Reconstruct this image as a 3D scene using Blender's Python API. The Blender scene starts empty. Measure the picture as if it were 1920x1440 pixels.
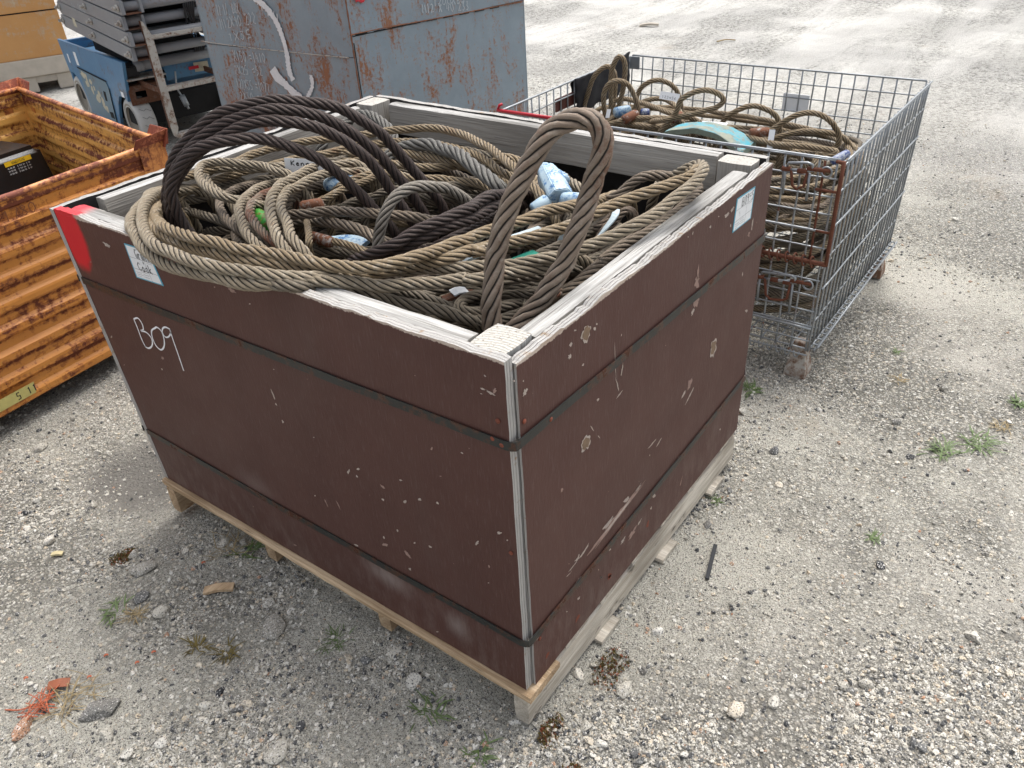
import bpy, bmesh, math, random
import numpy as np
from mathutils import Vector, Matrix, noise
S = bpy.context.scene
# ------------------------------------------------------------ camera, world, sun, exposure
cam_d = bpy.data.cameras.new('camera'); cam = bpy.data.objects.new('camera', cam_d)
S.collection.objects.link(cam); S.camera = cam
cam.location = (-0.7861, -0.6288, 1.5278); cam.rotation_euler = (0.9844, 0.0547, -0.9435)
cam_d.sensor_width = 36; cam_d.lens = 36 * 1504.05 / 1920
cam_d.clip_start = 0.05; cam_d.clip_end = 600
SUN_EL, SUN_AZ = math.radians(66), math.radians(5)      # azimuth of the sun measured from +X towards +Y
W = bpy.data.worlds.new('World'); S.world = W; W.use_nodes = True
wn = W.node_tree.nodes; wl = W.node_tree.links; wn.clear()
wo = wn.new('ShaderNodeOutputWorld'); wb = wn.new('ShaderNodeBackground'); sky = wn.new('ShaderNodeTexSky')
sky.sky_type = 'NISHITA'; sky.sun_disc = False; sky.sun_elevation = SUN_EL; sky.sun_rotation = math.pi/2 - SUN_AZ
sky.air_density = 1.0; sky.dust_density = 6.0; sky.ozone_density = 1.5
hs = wn.new('ShaderNodeHueSaturation'); hs.inputs['Saturation'].default_value = 0.35   # thin overcast: the blue is washed out
wl.new(sky.outputs[0], hs.inputs['Color']); wl.new(hs.outputs[0], wb.inputs[0]); wl.new(wb.outputs[0], wo.inputs[0])
wb.inputs[1].default_value = 0.15
sd = bpy.data.lights.new('sun', 'SUN'); sun = bpy.data.objects.new('sun', sd); S.collection.objects.link(sun)
sd.energy = 0.70; sd.angle = math.radians(30); sd.color = (1.0, 0.98, 0.945)
sv = Vector((math.cos(SUN_EL)*math.cos(SUN_AZ), math.cos(SUN_EL)*math.sin(SUN_AZ), math.sin(SUN_EL)))
sun.rotation_euler = sv.to_track_quat('Z', 'Y').to_euler(); sun.location = sv * 20
S.view_settings.view_transform = 'Standard'; S.view_settings.look = 'None'
S.view_settings.exposure = 0.88; S.view_settings.gamma = 1.0; S.view_settings.use_curve_mapping = False
RNG = random.Random(7); NR = np.random.default_rng(5)

# ------------------------------------------------------------ node helper
class NT:
    def __init__(s, name):
        s.m = bpy.data.materials.new(name); s.m.use_nodes = True; s.t = s.m.node_tree; s.t.nodes.clear()
        s.out = s.t.nodes.new('ShaderNodeOutputMaterial'); s.b = s.t.nodes.new('ShaderNodeBsdfPrincipled')
        s.t.links.new(s.b.outputs[0], s.out.inputs[0])
    def put(s, sock, v):
        if v is None: return
        if isinstance(v, bpy.types.NodeSocket): s.t.links.new(v, sock)
        elif isinstance(v, (tuple, list)) and len(v) == 3 and sock.type == 'RGBA': sock.default_value = (*v, 1)
        else: sock.default_value = v
    def n(s, typ, ins=None, **props):
        nd = s.t.nodes.new('ShaderNode' + typ)
        for k, v in props.items(): setattr(nd, k, v)
        for k, v in (ins or {}).items(): s.put(nd.inputs[k], v)
        return nd
    def obj(s): return s.n('TexCoord').outputs['Object']
    def mp(s, v, sc=(1,1,1), loc=(0,0,0), rot=(0,0,0)):
        return s.n('Mapping', {'Vector': v, 'Scale': sc, 'Location': loc, 'Rotation': rot}).outputs[0]
    def noise(s, v, scale, detail=4, rough=.55, dist=0):
        return s.n('TexNoise', {'Vector': v, 'Scale': scale, 'Detail': detail, 'Roughness': rough, 'Distortion': dist}).outputs[0]
    def vor(s, v, scale, feature='F1', out='Distance', rnd=1.0):
        return s.n('TexVoronoi', {'Vector': v, 'Scale': scale, 'Randomness': rnd}, feature=feature).outputs[out]
    def ramp(s, f, stops, interp='LINEAR'):
        r = s.n('ValToRGB', {'Fac': f}); cr = r.color_ramp; cr.interpolation = interp
        while len(cr.elements) < len(stops): cr.elements.new(.5)
        for e, (p, c) in zip(cr.elements, stops):
            e.position = p; e.color = (*c, 1) if isinstance(c, tuple) else (c, c, c, 1)
        return r.outputs[0]
    def mix(s, f, a, b, mode='MIX'):
        m = s.n('Mix', data_type='RGBA', blend_type=mode)
        s.put(m.inputs[0], f); s.put(m.inputs[6], a); s.put(m.inputs[7], b); return m.outputs[2]
    def math(s, op, a, b=None, c=None, clamp=False):
        m = s.n('Math', operation=op, use_clamp=clamp)
        for i, v in enumerate((a, b, c)):
            if v is not None: s.put(m.inputs[i], v)
        return m.outputs[0]
    def sep(s, v): return s.n('SeparateXYZ', {0: v}).outputs
    def bump(s, h, dist, strength=1.0, normal=None):
        return s.n('Bump', {'Height': h, 'Distance': dist, 'Strength': strength, 'Normal': normal}).outputs[0]
    def done(s, color, rough=.6, metal=0.0, normal=None, spec=None):
        s.put(s.b.inputs['Base Color'], color); s.put(s.b.inputs['Roughness'], rough); s.put(s.b.inputs['Metallic'], metal)
        if normal is not None: s.put(s.b.inputs['Normal'], normal)
        if spec is not None: s.b.inputs['Specular IOR Level'].default_value = spec
        return s.m
def step(t, x, a, b):     # smoothstep a..b
    return t.n('MapRange', {'Value': x, 'From Min': a, 'From Max': b, 'To Min': 0.0, 'To Max': 1.0}, interpolation_type='SMOOTHSTEP').outputs[0]
MT = {}
def plain(name, col, rough=.6, metal=0, var=.25, sc=12, bump=.0015):
    if name in MT: return MT[name]
    t = NT(name); o = t.obj(); f = t.noise(o, sc, 6)
    c = t.mix(f, tuple(x*(1-var) for x in col), tuple(min(1, x*(1+var)) for x in col))
    MT[name] = t.done(c, t.math('ADD', t.math('MULTIPLY', f, .3), rough-.15), metal, t.bump(t.noise(o, sc*6, 3), bump, .5)); return MT[name]

# ---- ground
def mat_ground():
    t = NT('gravel_ground'); o = t.obj()
    patch = t.noise(o, .9, 6, .62, .4); patch2 = t.noise(t.mp(o, (1, .35, 1), rot=(0, 0, .5)), 1.3, 5, .6)
    pm = step(t, t.math('ADD', t.math('MULTIPLY', patch, .6), t.math('MULTIPLY', patch2, .4)), .40, .58)     # 1 = loose gravel, 0 = dust
    dust = t.mix(t.noise(o, 45, 6, .7), (.43, .41, .345), (.66, .635, .555))
    dust = t.mix(step(t, t.noise(o, 330, 2), .52, .64), dust, (.13, .125, .11))
    dust = t.mix(step(t, t.noise(o, .35, 3), .5, .7), dust, (.47, .44, .395))
    col = None
    for sc, w in ((85, 0), (165, 1)):
        n = t.n('TexVoronoi', {'Vector': o, 'Scale': float(sc)}, feature='F1'); r = t.sep(n.outputs['Color'])[0]
        c = t.ramp(r, [(0, (.025, .026, .03)), (.16, (.12, .12, .12)), (.3, (.36, .345, .31)), (.48, (.54, .515, .45)), (.66, (.76, .74, .68)), (.97, (.52, .44, .33))])
        c = t.mix(step(t, n.outputs['Distance'], .33, .62), c, (.15, .143, .12))  # shade in the gaps between pebbles, painted into the colour
        col = c if col is None else t.mix(step(t, t.noise(o, 30, 2), .46, .56), col, c)
    spk = t.noise(o, 520, 2, .6); col = t.mix(step(t, spk, .58, .66), col, (.06, .06, .06))
    g = t.mix(t.math('ADD', t.math('MULTIPLY', pm, .72), .08), dust, col)
    # far off the single stones melt together: white dust streaks over grey gravel
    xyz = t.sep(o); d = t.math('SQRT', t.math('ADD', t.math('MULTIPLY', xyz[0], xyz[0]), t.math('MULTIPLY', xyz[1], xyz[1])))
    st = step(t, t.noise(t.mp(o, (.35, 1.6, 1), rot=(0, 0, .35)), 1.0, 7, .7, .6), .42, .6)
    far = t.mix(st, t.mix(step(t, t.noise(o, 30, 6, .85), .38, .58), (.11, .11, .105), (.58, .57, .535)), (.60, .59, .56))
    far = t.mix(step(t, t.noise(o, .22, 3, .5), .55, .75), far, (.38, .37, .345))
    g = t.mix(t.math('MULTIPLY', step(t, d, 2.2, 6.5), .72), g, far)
    # shallow trough left of the crate, coloured darker
    dx = t.math('MULTIPLY', t.math('SUBTRACT', xyz[0], .03), 4.5); dy = t.math('MULTIPLY', t.math('SUBTRACT', xyz[1], 1.50), 4.0)
    pd = t.math('SQRT', t.math('ADD', t.math('MULTIPLY', dx, dx), t.math('MULTIPLY', dy, dy)))
    g = t.mix(step(t, t.math('ADD', pd, t.math('MULTIPLY', t.noise(o, 9, 3), .7)), 1.35, .75), g, (.20, .19, .17))
    rust = step(t, t.noise(t.mp(o, (1, 1, 1), (4.2, 1.1, 0)), 1.6, 5, .7), .62, .72)
    g = t.mix(t.math('MULTIPLY', rust, .25), g, (.36, .27, .17))
    h = t.math('ADD', t.math('MULTIPLY', t.vor(o, 85, 'SMOOTH_F1'), -.8), t.math('MULTIPLY', t.vor(o, 165), -.5))
    h = t.math('MULTIPLY', h, t.math('ADD', t.math('MULTIPLY', pm, .75), .25))
    h = t.math('ADD', h, t.math('MULTIPLY', t.noise(o, 160, 5, .7), .5))
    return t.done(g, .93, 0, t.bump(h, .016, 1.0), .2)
def mat_stone():
    t = NT('granite_stone'); o = t.obj(); r = t.n('Attribute', attribute_name='tint').outputs['Fac']
    base = t.ramp(r, [(0, (.035, .037, .04)), (.14, (.15, .15, .145)), (.30, (.34, .32, .275)), (.50, (.50, .47, .40)), (.75, (.68, .655, .59)), (.97, (.58, .49, .36)), (1, (.42, .24, .15))])
    sp = t.noise(o, 300, 3, .6); c = t.mix(step(t, sp, .55, .62), base, (.055, .055, .058)); c = t.mix(step(t, t.noise(t.mp(o, (1,1,1), (9,3,1)), 260, 3, .6), .57, .64), c, (.68, .66, .62))
    return t.done(c, .85, 0, t.bump(t.noise(o, 420, 4, .6), .002, .8), .3)

# ---- film faced plywood
def mat_film(name, ztop, axis, red=False, dust=False, face='L'):
    t = NT(name); o = t.obj(); x = t.sep(o); a = x[1] if axis == 'y' else x[0]
    sc = (1, 60, 10) if axis == 'y' else (60, 1, 10)
    c = t.mix(t.noise(o, 5, 5, .6), (.065, .0275, .022), (.100, .044, .035))
    c = t.mix(t.math('MULTIPLY', step(t, t.noise(t.mp(o, (220, 220, 28)), 1, 3, .6), .5, .8), .55), c, (.125, .080, .070))
    fine = t.noise(o, 600, 2, .6); c = t.mix(step(t, fine, .68, .78), c, (.17, .12, .10))
    c = t.mix(t.math('MULTIPLY', step(t, t.noise(t.mp(o, (6, 6, 1.5)), 1.2, 4, .6), .55, .8), .35), c, (.10, .062, .052))
    low = step(t, x[2], .34, .13); c = t.mix(t.math('MULTIPLY', t.math('MULTIPLY', low, step(t, t.noise(t.mp(o, (30, 30, 12)), 1, 5, .7), .42, .7)), .35), c, (.20, .15, .13))
    if dust:
        for (cy, cz, ry, rz, k) in ((.36, .235, .10, .05, .6), (.17, .2, .045, .05, .55), (.78, .30, .10, .06, .2)):
            dd = t.math('SQRT', t.math('ADD', t.math('POWER', t.math('DIVIDE', t.math('SUBTRACT', a, cy), ry), 2.0), t.math('POWER', t.math('DIVIDE', t.math('SUBTRACT', x[2], cz), rz), 2.0)))
            f = t.math('MULTIPLY', step(t, t.math('ADD', dd, t.math('MULTIPLY', t.noise(t.mp(o, (50, 50, 14)), 1, 4, .7), .9)), 1.5, .3), k)
            c = t.mix(f, c, (.30, .255, .235))
    # film torn off along the top edge
    e = t.math('ADD', t.math('SUBTRACT', ztop, x[2]), t.math('MULTIPLY', t.math('SUBTRACT', t.noise(t.mp(o, (9, 9, 3)), 1, 3), .5), -.016))
    e = t.math('ADD', e, t.math('MULTIPLY', t.math('SUBTRACT', t.noise(o, 130, 3, .7), .5), .010))
    torn = step(t, e, .0065, .004); wood = t.mix(t.noise(t.mp(o, (12, 12, 160)), 1, 3), (.34, .22, .15), (.66, .60, .53))
    c = t.mix(torn, c, wood)
    # few brown worn spots
    c = t.mix(step(t, t.noise(t.mp(o, (1,1,1), (3, 7, 2)), 55, 3, .8), .735, .76), c, (.34, .24, .19))
    if red:
        dd = t.math('SQRT', t.math('ADD', t.math('POWER', t.math('DIVIDE', t.math('SUBTRACT', x[1], 1.255), .062), 2.0), t.math('POWER', t.math('DIVIDE', t.math('SUBTRACT', t.math('ADD', x[2], t.math('MULTIPLY', x[1], -.25)), .545), .10), 2.0)))
        f = step(t, t.math('ADD', dd, t.math('MULTIPLY', t.noise(o, 50, 5, .7), .25)), 1.28, .95)
        c = t.mix(f, c, (.60, .012, .022))
    hb = t.math('ADD', t.noise(t.mp(o, (300, 300, 60)), 1, 3, .6), t.math('MULTIPLY', t.math('ADD', torn, 0), -1.5))
    return t.done(c, t.math('ADD', t.math('MULTIPLY', t.noise(o, 9, 4), .2), .46), 0, t.bump(hb, .0009, .7), .32)
def mat_ply_edge(name, ax, red=False):     # veneers stacked along axis ax
    t = NT(name); o = t.obj(); x = t.sep(o)
    lay = t.math('FRACT', t.math('ADD', t.math('MULTIPLY', x[ax], 1/.0072), t.math('MULTIPLY', t.noise(t.mp(o, (7, 7, 7)), 1, 3), .5)))
    sc = [14, 14, 14]; sc[ax] = 600; g = t.noise(t.mp(o, tuple(sc)), 1, 4, .7)
    c = t.mix(g, (.25, .235, .21), (.70, .685, .66)); c = t.mix(t.math('MULTIPLY', step(t, lay, .70, .9), .7), c, (.17, .15, .135))
    c = t.mix(step(t, t.noise(t.mp(o, (20, 20, 20), (5, 5, 5)), 1, 4, .8), .56, .68), c, (.33, .24, .16))
    if red:
        f = step(t, t.math('ADD', x[1], t.math('MULTIPLY', t.noise(o, 30, 3), .06)), 1.195, 1.225); c = t.mix(t.math('MULTIPLY', f, .88), c, (.62, .02, .035))
    return t.done(c, .8, 0, t.bump(t.math('ADD', g, t.math('MULTIPLY', step(t, lay, .8, .93), -.8)), .0025, 1.0), .2)
def mat_wood(name, c0, c1, dark=(.10, .085, .07), stain=None, red=False, knots=True):   # grain along local X
    t = NT(name); o = t.obj()
    g = t.noise(t.mp(o, (2.2, 55, 55)), 1, 5, .65, .3); g2 = t.noise(t.mp(o, (5, 230, 230)), 1, 4, .6)
    c = t.mix(step(t, t.math('ADD', t.math('MULTIPLY', g, .6), t.math('MULTIPLY', g2, .4)), .36, .64), c0, c1)
    c = t.mix(step(t, g2, .60, .72), c, dark)
    c = t.mix(t.math('MULTIPLY', step(t, t.noise(t.mp(o, (3, 9, 9)), 1, 4), .45, .72), .6), c, tuple(v*.55 for v in c0))
    if stain: c = t.mix(step(t, t.noise(t.mp(o, (6, 14, 14), (2, 5, 1)), 1, 4, .7), .60, .70), c, stain)
    h = t.math('ADD', g2, t.math('MULTIPLY', g, .7))
    if knots:
        v = t.n('TexVoronoi', {'Vector': t.mp(o, (4.6, 8, 0.01), (.3, .35, 0)), 'Scale': 1.0}, feature='F1'); d = v.outputs['Distance']
        ring = t.math('MULTIPLY', t.math('ADD', t.math('SINE', t.math('MULTIPLY', d, 190.0)), 1.0), .5)
        km = step(t, d, .13, .09); c = t.mix(t.math('MULTIPLY', km, .75), c, t.mix(ring, tuple(v_*.25 for v_ in c0), tuple(v_*.75 for v_ in c0)))
    if red:
        f = step(t, t.math('ADD', t.sep(o)[0], t.math('MULTIPLY', t.noise(o, 30, 3), .02)), red[0], red[1]); c = t.mix(t.math('MULTIPLY', f, .85), c, (.62, .03, .05))
    return t.done(c, .82, 0, t.bump(h, .003, .9), .2)
def mat_rope(name, c0, c1, groove, rustc, rust=.55, rough=.50, metal=.22, wires=54, painted_shine=(.62, .56, .45)):
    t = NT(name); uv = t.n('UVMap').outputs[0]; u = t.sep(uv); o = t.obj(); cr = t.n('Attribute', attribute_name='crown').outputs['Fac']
    ph = t.math('ADD', t.math('MULTIPLY', u[1], float(wires)), t.math('MULTIPLY', u[0], 25.0))
    w = t.math('MULTIPLY', t.math('ADD', t.math('SINE', t.math('MULTIPLY', ph, 2*math.pi)), 1.0), .5)
    c = t.mix(t.noise(o, 16, 4, .65), c0, c1)
    c = t.mix(step(t, t.noise(t.mp(o, (1, 1, 1), (3, 1, 8)), 10, 6, .75), rust, rust+.14), c, rustc)
    c = t.mix(t.math('MULTIPLY', step(t, t.noise(o, 70, 4, .7), .5, .7), .6), c, painted_shine)  # pale flecks in the base colour imitate glints on the steel
    c = t.mix(t.math('MULTIPLY', w, .45), c, tuple(v*.30 for v in c0))
    c = t.mix(step(t, cr, .55, .05), c, groove)                                  # old grease between the strands, plus groove shade painted in for contrast
    r = t.math('ADD', t.math('MULTIPLY', t.noise(o, 40, 3), .25), rough-.12)
    return t.done(c, r, metal, t.bump(t.math('ADD', t.math('MULTIPLY', w, -.6), t.math('MULTIPLY', t.noise(o, 500, 2), .5)), .0011, 1.0), .5)
def mat_rusty_paint(name, c0, c1, rust0, rust1, thr=.5, sx=(3, 3, 14), axis_bands=None, rough=.45, fine=8, top=None, drips=True, edge=.04, ribs=False):
    t = NT(name); o = t.obj(); x = t.sep(o)
    a = t.noise(t.mp(o, sx), 1, 7, .72, .3); b = t.noise(o, fine*6, 5, .75)
    f = t.math('ADD', t.math('MULTIPLY', a, .62), t.math('MULTIPLY', b, .38))
    if drips: f = t.math('ADD', f, t.math('MULTIPLY', t.math('SUBTRACT', t.noise(t.mp(o, (48, 48, 3.0)), 1, 4, .7), .5), .22))
    if top is not None: f = t.math('ADD', f, t.math('MULTIPLY', step(t, x[2], top-.16, top), .055))
    if ribs:
        ph = t.math('FRACT', t.math('DIVIDE', t.math('SUBTRACT', .652, x[2]), .078)); f = t.math('ADD', f, t.math('MULTIPLY', t.math('MULTIPLY', step(t, ph, .28, .40), step(t, ph, .60, .46)), .075)); f = t.math('SUBTRACT', f, .012)
    m = step(t, f, thr, thr+edge)
    c = t.mix(t.noise(o, fine, 6, .7), c0, c1)
    c = t.mix(step(t, f, thr-.07, thr), c, tuple((p+q)*.5 for p, q in zip(c0, rust1)))
    rc = t.mix(t.noise(o, 70, 4, .7), rust0, rust1)
    c = t.mix(m, c, rc)
    return t.done(c, t.math('ADD', rough, t.math('MULTIPLY', m, .35)), 0, t.bump(t.math('ADD', t.math('MULTIPLY', m, .7), t.math('MULTIPLY', b, .4)), .002, .8), .4)
def mat_wire():
    t = NT('galvanised_wire'); o = t.obj(); r = t.n('Attribute', attribute_name='rust').outputs['Fac']
    c = t.mix(t.noise(o, 60, 4, .7), (.21, .225, .235), (.42, .445, .46))
    m = step(t, t.math('ADD', t.noise(o, 9, 5, .75), t.math('MULTIPLY', r, .6)), .66, .74)
    c = t.mix(m, c, t.mix(t.noise(o, 120, 3), (.07, .022, .012), (.20, .065, .03)))
    return t.done(c, t.math('ADD', .42, t.math('MULTIPLY', m, .4)), t.math('MULTIPLY', t.math('SUBTRACT', 1.0, m), .55))
G = {}
def mats():
    G['ground'] = mat_ground(); G['stone'] = mat_stone()
    G['film_left'] = mat_film('brown_film_left', .9, 'y', red=True, dust=True); G['film_right'] = mat_film('brown_film_right', .888, 'x')
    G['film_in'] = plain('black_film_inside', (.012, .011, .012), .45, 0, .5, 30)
    G['edge_x'] = mat_ply_edge('plywood_edge_across', 0, True); G['edge_back'] = mat_ply_edge('plywood_edge_back', 0); G['edge_y'] = mat_ply_edge('plywood_edge_along', 1)
    G['lumber'] = mat_wood('weathered_lumber', (.31, .285, .25), (.46, .43, .385), (.19, .175, .16))
    G['lumber_top'] = mat_wood('bleached_lumber', (.24, .23, .21), (.60, .59, .565), (.11, .10, .085), knots=False)
    G['lumber_red'] = mat_wood('bleached_lumber_with_red_spray', (.24, .23, .21), (.60, .59, .565), (.11, .10, .085), red=(1.10, 1.16), knots=False)
    G['pallet'] = mat_wood('pallet_wood', (.36, .24, .135), (.66, .50, .33), (.16, .11, .07), stain=(.22, .11, .05), knots=False)
    G['pallet_grey'] = mat_wood('weathered_pallet_wood', (.40, .35, .28), (.70, .65, .56), (.14, .12, .10), stain=(.10, .085, .07), knots=False)
    G['strap'] = mat_rusty_paint('black_steel_strap', (.010, .012, .012), (.030, .032, .029), (.045, .016, .009), (.12, .042, .018), .56, (10, 10, 10), rough=.45, drips=False)
    G['chip_white'] = plain('bare_veneer', (.44, .37, .32), .85, 0, .3, 60); G['chip_pink'] = plain('scuffed_film', (.30, .20, .165), .8, 0, .4, 60)
    G['chip_brown'] = plain('knot_hole_wood', (.20, .135, .085), .85, 0, .5, 90); G['chip_rust'] = plain('rusty_nail_stain', (.20, .055, .03), .8, 0, .4, 60)
    G['marker'] = plain('white_paint_marker', (.80, .80, .82), .6, 0, .05, 30)
    G['paper'] = plain('label_paper', (.78, .80, .81), .5, 0, .05, 20); G['cyan'] = plain('label_border', (.09, .38, .52), .5, 0, .1, 20); G['ink'] = plain('black_ink', (.015, .015, .018), .6, 0, .1, 20); G['faint_ink'] = plain('small_print', (.16, .17, .19), .6, 0, .1, 20)
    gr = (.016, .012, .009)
    G['beige'] = mat_rope('wire_rope_beige', (.29, .228, .150), (.50, .42, .305), gr, (.20, .10, .045), .58, painted_shine=(.72, .65, .52))
    G['tan'] = mat_rope('wire_rope_tan', (.29, .205, .115), (.50, .39, .245), gr, (.25, .13, .06), .58, painted_shine=(.68, .61, .50))
    G['taupe'] = mat_rope('wire_rope_taupe', (.20, .150, .105), (.35, .28, .205), gr, (.17, .08, .04), .60, painted_shine=(.46, .40, .33))
    G['grey'] = mat_rope('wire_rope_dull', (.18, .145, .102), (.32, .27, .20), gr, (.13, .07, .035), .62, painted_shine=(.38, .34, .27))
    G['silver'] = mat_rope('wire_rope_silver', (.17, .16, .14), (.26, .25, .225), gr, (.17, .10, .06), .66, painted_shine=(.36, .35, .32), wires=70)
    G['white'] = mat_rope('wire_rope_pale', (.27, .235, .19), (.42, .38, .32), gr, (.34, .15, .06), .64, painted_shine=(.60, .56, .50), wires=60)
    G['brown'] = mat_rope('wire_rope_brown', (.24, .175, .125), (.42, .335, .26), gr, (.22, .11, .065), .54, painted_shine=(.46, .40, .33), wires=70)
    G['rusty'] = mat_rope('wire_rope_rusty', (.26, .19, .13), (.40, .32, .24), gr, (.24, .09, .045), .46, painted_shine=(.60, .55, .48))
    G['dark'] = mat_rope('wire_rope_dark_oiled', (.048, .031, .026), (.085, .057, .048), (.006, .005, .005), (.15, .085, .045), .63, rough=.44, metal=.25, painted_shine=(.12, .088, .078), wires=40)
    G['steel_blue'] = mat_rusty_paint('blue_painted_ferrule', (.30, .43, .52), (.50, .61, .66), (.06, .17, .38), (.10, .24, .48), .56, (30, 30, 30), fine=20, drips=False, edge=.02)
    G['rust_sleeve'] = mat_rusty_paint('rusty_ferrule', (.30, .30, .28), (.42, .40, .37), (.09, .035, .018), (.25, .10, .05), .46, (30, 30, 30), fine=20, drips=False)
    G['green'] = mat_rusty_paint('green_painted_ferrule', (.03, .25, .03), (.05, .34, .04), (.20, .07, .02), (.30, .14, .05), .54, (40, 40, 40), fine=20, drips=False)
    G['teal'] = plain('teal_webbing', (.01, .24, .17), .7, 0, .35, 90); G['palestrap'] = plain('pale_blue_steel', (.42, .50, .53), .5, .1, .15, 30)
    G['wire'] = mat_wire(); G['galv'] = plain('galvanised_sheet', (.34, .37, .39), .45, .5, .2, 30)
    G['orange_out'] = mat_rusty_paint('orange_paint_outside', (.48, .175, .035), (.66, .29, .065), (.075, .016, .007), (.20, .05, .018), .548, (2.5, 2.5, 20), top=.72, rough=.45, ribs=True)
    G['orange_in'] = mat_rusty_paint('yellow_paint_inside', (.70, .36, .075), (.85, .50, .15), (.07, .016, .010), (.24, .065, .03), .54, (2.2, 2.2, 16), rough=.5, ribs=True)
    G['bracket'] = mat_rusty_paint('rusted_bracket', (.50, .15, .05), (.55, .20, .08), (.10, .018, .010), (.34, .085, .04), .45, (10, 10, 10), rough=.4, drips=False)
    G['metal_box'] = mat_rusty_paint('grey_blue_painted_steel', (.175, .22, .255), (.26, .315, .355), (.20, .085, .045), (.33, .16, .09), .562, (5.5, 5.5, 3.2), fine=10, rough=.5, edge=.02)
    G['blue'] = mat_rusty_paint('blue_machine_paint', (.05, .155, .30), (.11, .255, .41), (.34, .37, .37), (.16, .12, .09), .60, (8, 8, 8), fine=6, rough=.4, drips=False)
    G['blue_pale'] = mat_rusty_paint('faded_blue_door_paint', (.10, .17, .22), (.17, .26, .32), (.10, .07, .05), (.2, .13, .09), .62, (8, 8, 8), fine=6, rough=.5, drips=False)
    G['grey_beam'] = mat_rusty_paint('grey_scissor_paint', (.19, .20, .215), (.27, .28, .295), (.10, .06, .035), (.2, .12, .08), .64, (6, 6, 6), fine=10, rough=.45, drips=False)
    G['beam_rust'] = mat_rusty_paint('worn_light_steel', (.34, .33, .30), (.50, .48, .44), (.10, .045, .022), (.22, .11, .06), .56, (20, 20, 20), fine=12, rough=.5, drips=False)
    G['dark_rust'] = mat_rusty_paint('rusty_bumper', (.10, .075, .06), (.15, .11, .09), (.08, .035, .02), (.18, .08, .045), .45, (14, 14, 14), fine=12, rough=.6, drips=False)
    G['tyre'] = plain('worn_solid_tyre', (.50, .50, .48), .85, 0, .3, 14, .004); G['rim'] = plain('beige_wheel_rim', (.30, .27, .22), .7, 0, .25, 14)
    G['black'] = plain('black_plastic', (.012, .012, .014), .35, 0, .5, 20); G['hole'] = plain('dark_interior', (.008, .008, .008), .9, 0, .5, 20)
    G['yellow'] = plain('yellow_sticker', (.80, .52, .02), .5, 0, .08, 20); G['red'] = plain('red_paint', (.50, .015, .03), .45, 0, .3, 40); G['cream'] = plain('weathered_sticker', (.52, .48, .36), .7, 0, .35, 60)
    G['ply'] = mat_rusty_paint('orange_plywood', (.42, .20, .065), (.58, .32, .12), (.44, .33, .21), (.50, .40, .28), .60, (2, 2, 5), fine=3, rough=.55, drips=True)
    G['skid'] = plain('pale_skid_lumber', (.46, .41, .34), .8, 0, .25, 12); G['cloth'] = plain('black_cloth', (.010, .010, .013), .9, 0, .5, 40, .004)
    G['padblue'] = mat_rusty_paint('blue_worn_pad', (.045, .27, .35), (.08, .35, .42), (.22, .24, .19), (.33, .34, .28), .50, (9, 9, 9), fine=14, rough=.8, drips=False); G['padside'] = plain('grey_green_pad_edge', (.20, .24, .19), .9, 0, .4, 70)
    t = NT('post_end_grain'); o = t.obj(); q = t.n('VectorMath', {0: t.math('MULTIPLY', 1, 1)}) if False else None
    dd = t.n('VectorMath', {0: t.mp(o, (0, 1, 1), (0, .11, .02))}, operation='LENGTH').outputs['Value']; rg_ = t.math('MULTIPLY', t.math('ADD', t.math('SINE', t.math('ADD', t.math('MULTIPLY', dd, 900.0), t.math('MULTIPLY', t.noise(o, 30, 3), 6.0))), 1.0), .5)
    cc = t.mix(rg_, (.46, .44, .395), (.54, .52, .475)); cc = t.mix(step(t, t.noise(o, 160, 4, .7), .52, .68), cc, (.24, .20, .16)); G['post_end'] = t.done(cc, .9, 0, t.bump(rg_, .002, .8), .2)
    G['foot'] = mat_rusty_paint('foot_paint', (.42, .40, .36), (.52, .50, .45), (.13, .065, .04), (.27, .16, .10), .49, (9, 9, 9), fine=10, rough=.7, drips=False)
    G['redwood'] = plain('maroon_wood', (.085, .022, .014), .6, 0, .35, 30); G['navy'] = mat_rusty_paint('navy_ferrule', (.03, .05, .16), (.04, .07, .22), (.4, .45, .5), (.6, .64, .68), .55, (40, 40, 40), fine=20, drips=False)
    G['orange_rim'] = mat_rusty_paint('worn_orange_rim', (.62, .24, .07), (.74, .36, .13), (.16, .045, .035), (.34, .12, .07), .50, (12, 12, 12), fine=12, rough=.4, drips=False)
    G['orange_post'] = mat_rusty_paint('orange_post_paint', (.52, .19, .05), (.66, .29, .09), (.10, .025, .012), (.24, .07, .03), .56, (4, 4, 3), fine=8, rough=.45)
    G['yellow_old'] = plain('old_yellow_sticker', (.52, .46, .16), .6, 0, .2, 60); G['stencil'] = plain('faded_brown_stencil', (.20, .065, .022), .7, 0, .3, 60)
    G['weldrust'] = plain('rusty_weld', (.20, .085, .045), .85, 0, .5, 60, .004); G['whitewash'] = plain('thin_white_paint', (.66, .68, .70), .7, 0, .18, 50); G['chalk'] = plain('white_chalk', (.44, .48, .51), .9, 0, .12, 60)
    G['tyre_groove'] = plain('tyre_groove', (.17, .175, .17), .9, 0, .2, 30); G['chipyellow'] = plain('yellow_chip', (.55, .47, .27), .8, 0, .2, 60)
    G['grass'] = plain('weed_green', (.105, .155, .05), .6, 0, .35, 40); G['drygrass'] = plain('dry_weed', (.30, .23, .12), .8, 0, .4, 40); G['moss'] = plain('moss', (.13, .10, .03), .9, 0, .5, 60)
    G['leaf'] = plain('brown_leaf', (.26, .08, .035), .6, 0, .4, 40); G['orange_net'] = plain('orange_netting', (.48, .13, .06), .6, 0, .3, 40); G['rubber'] = plain('black_rubber', (.03, .032, .035), .8, 0, .3, 30)
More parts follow.
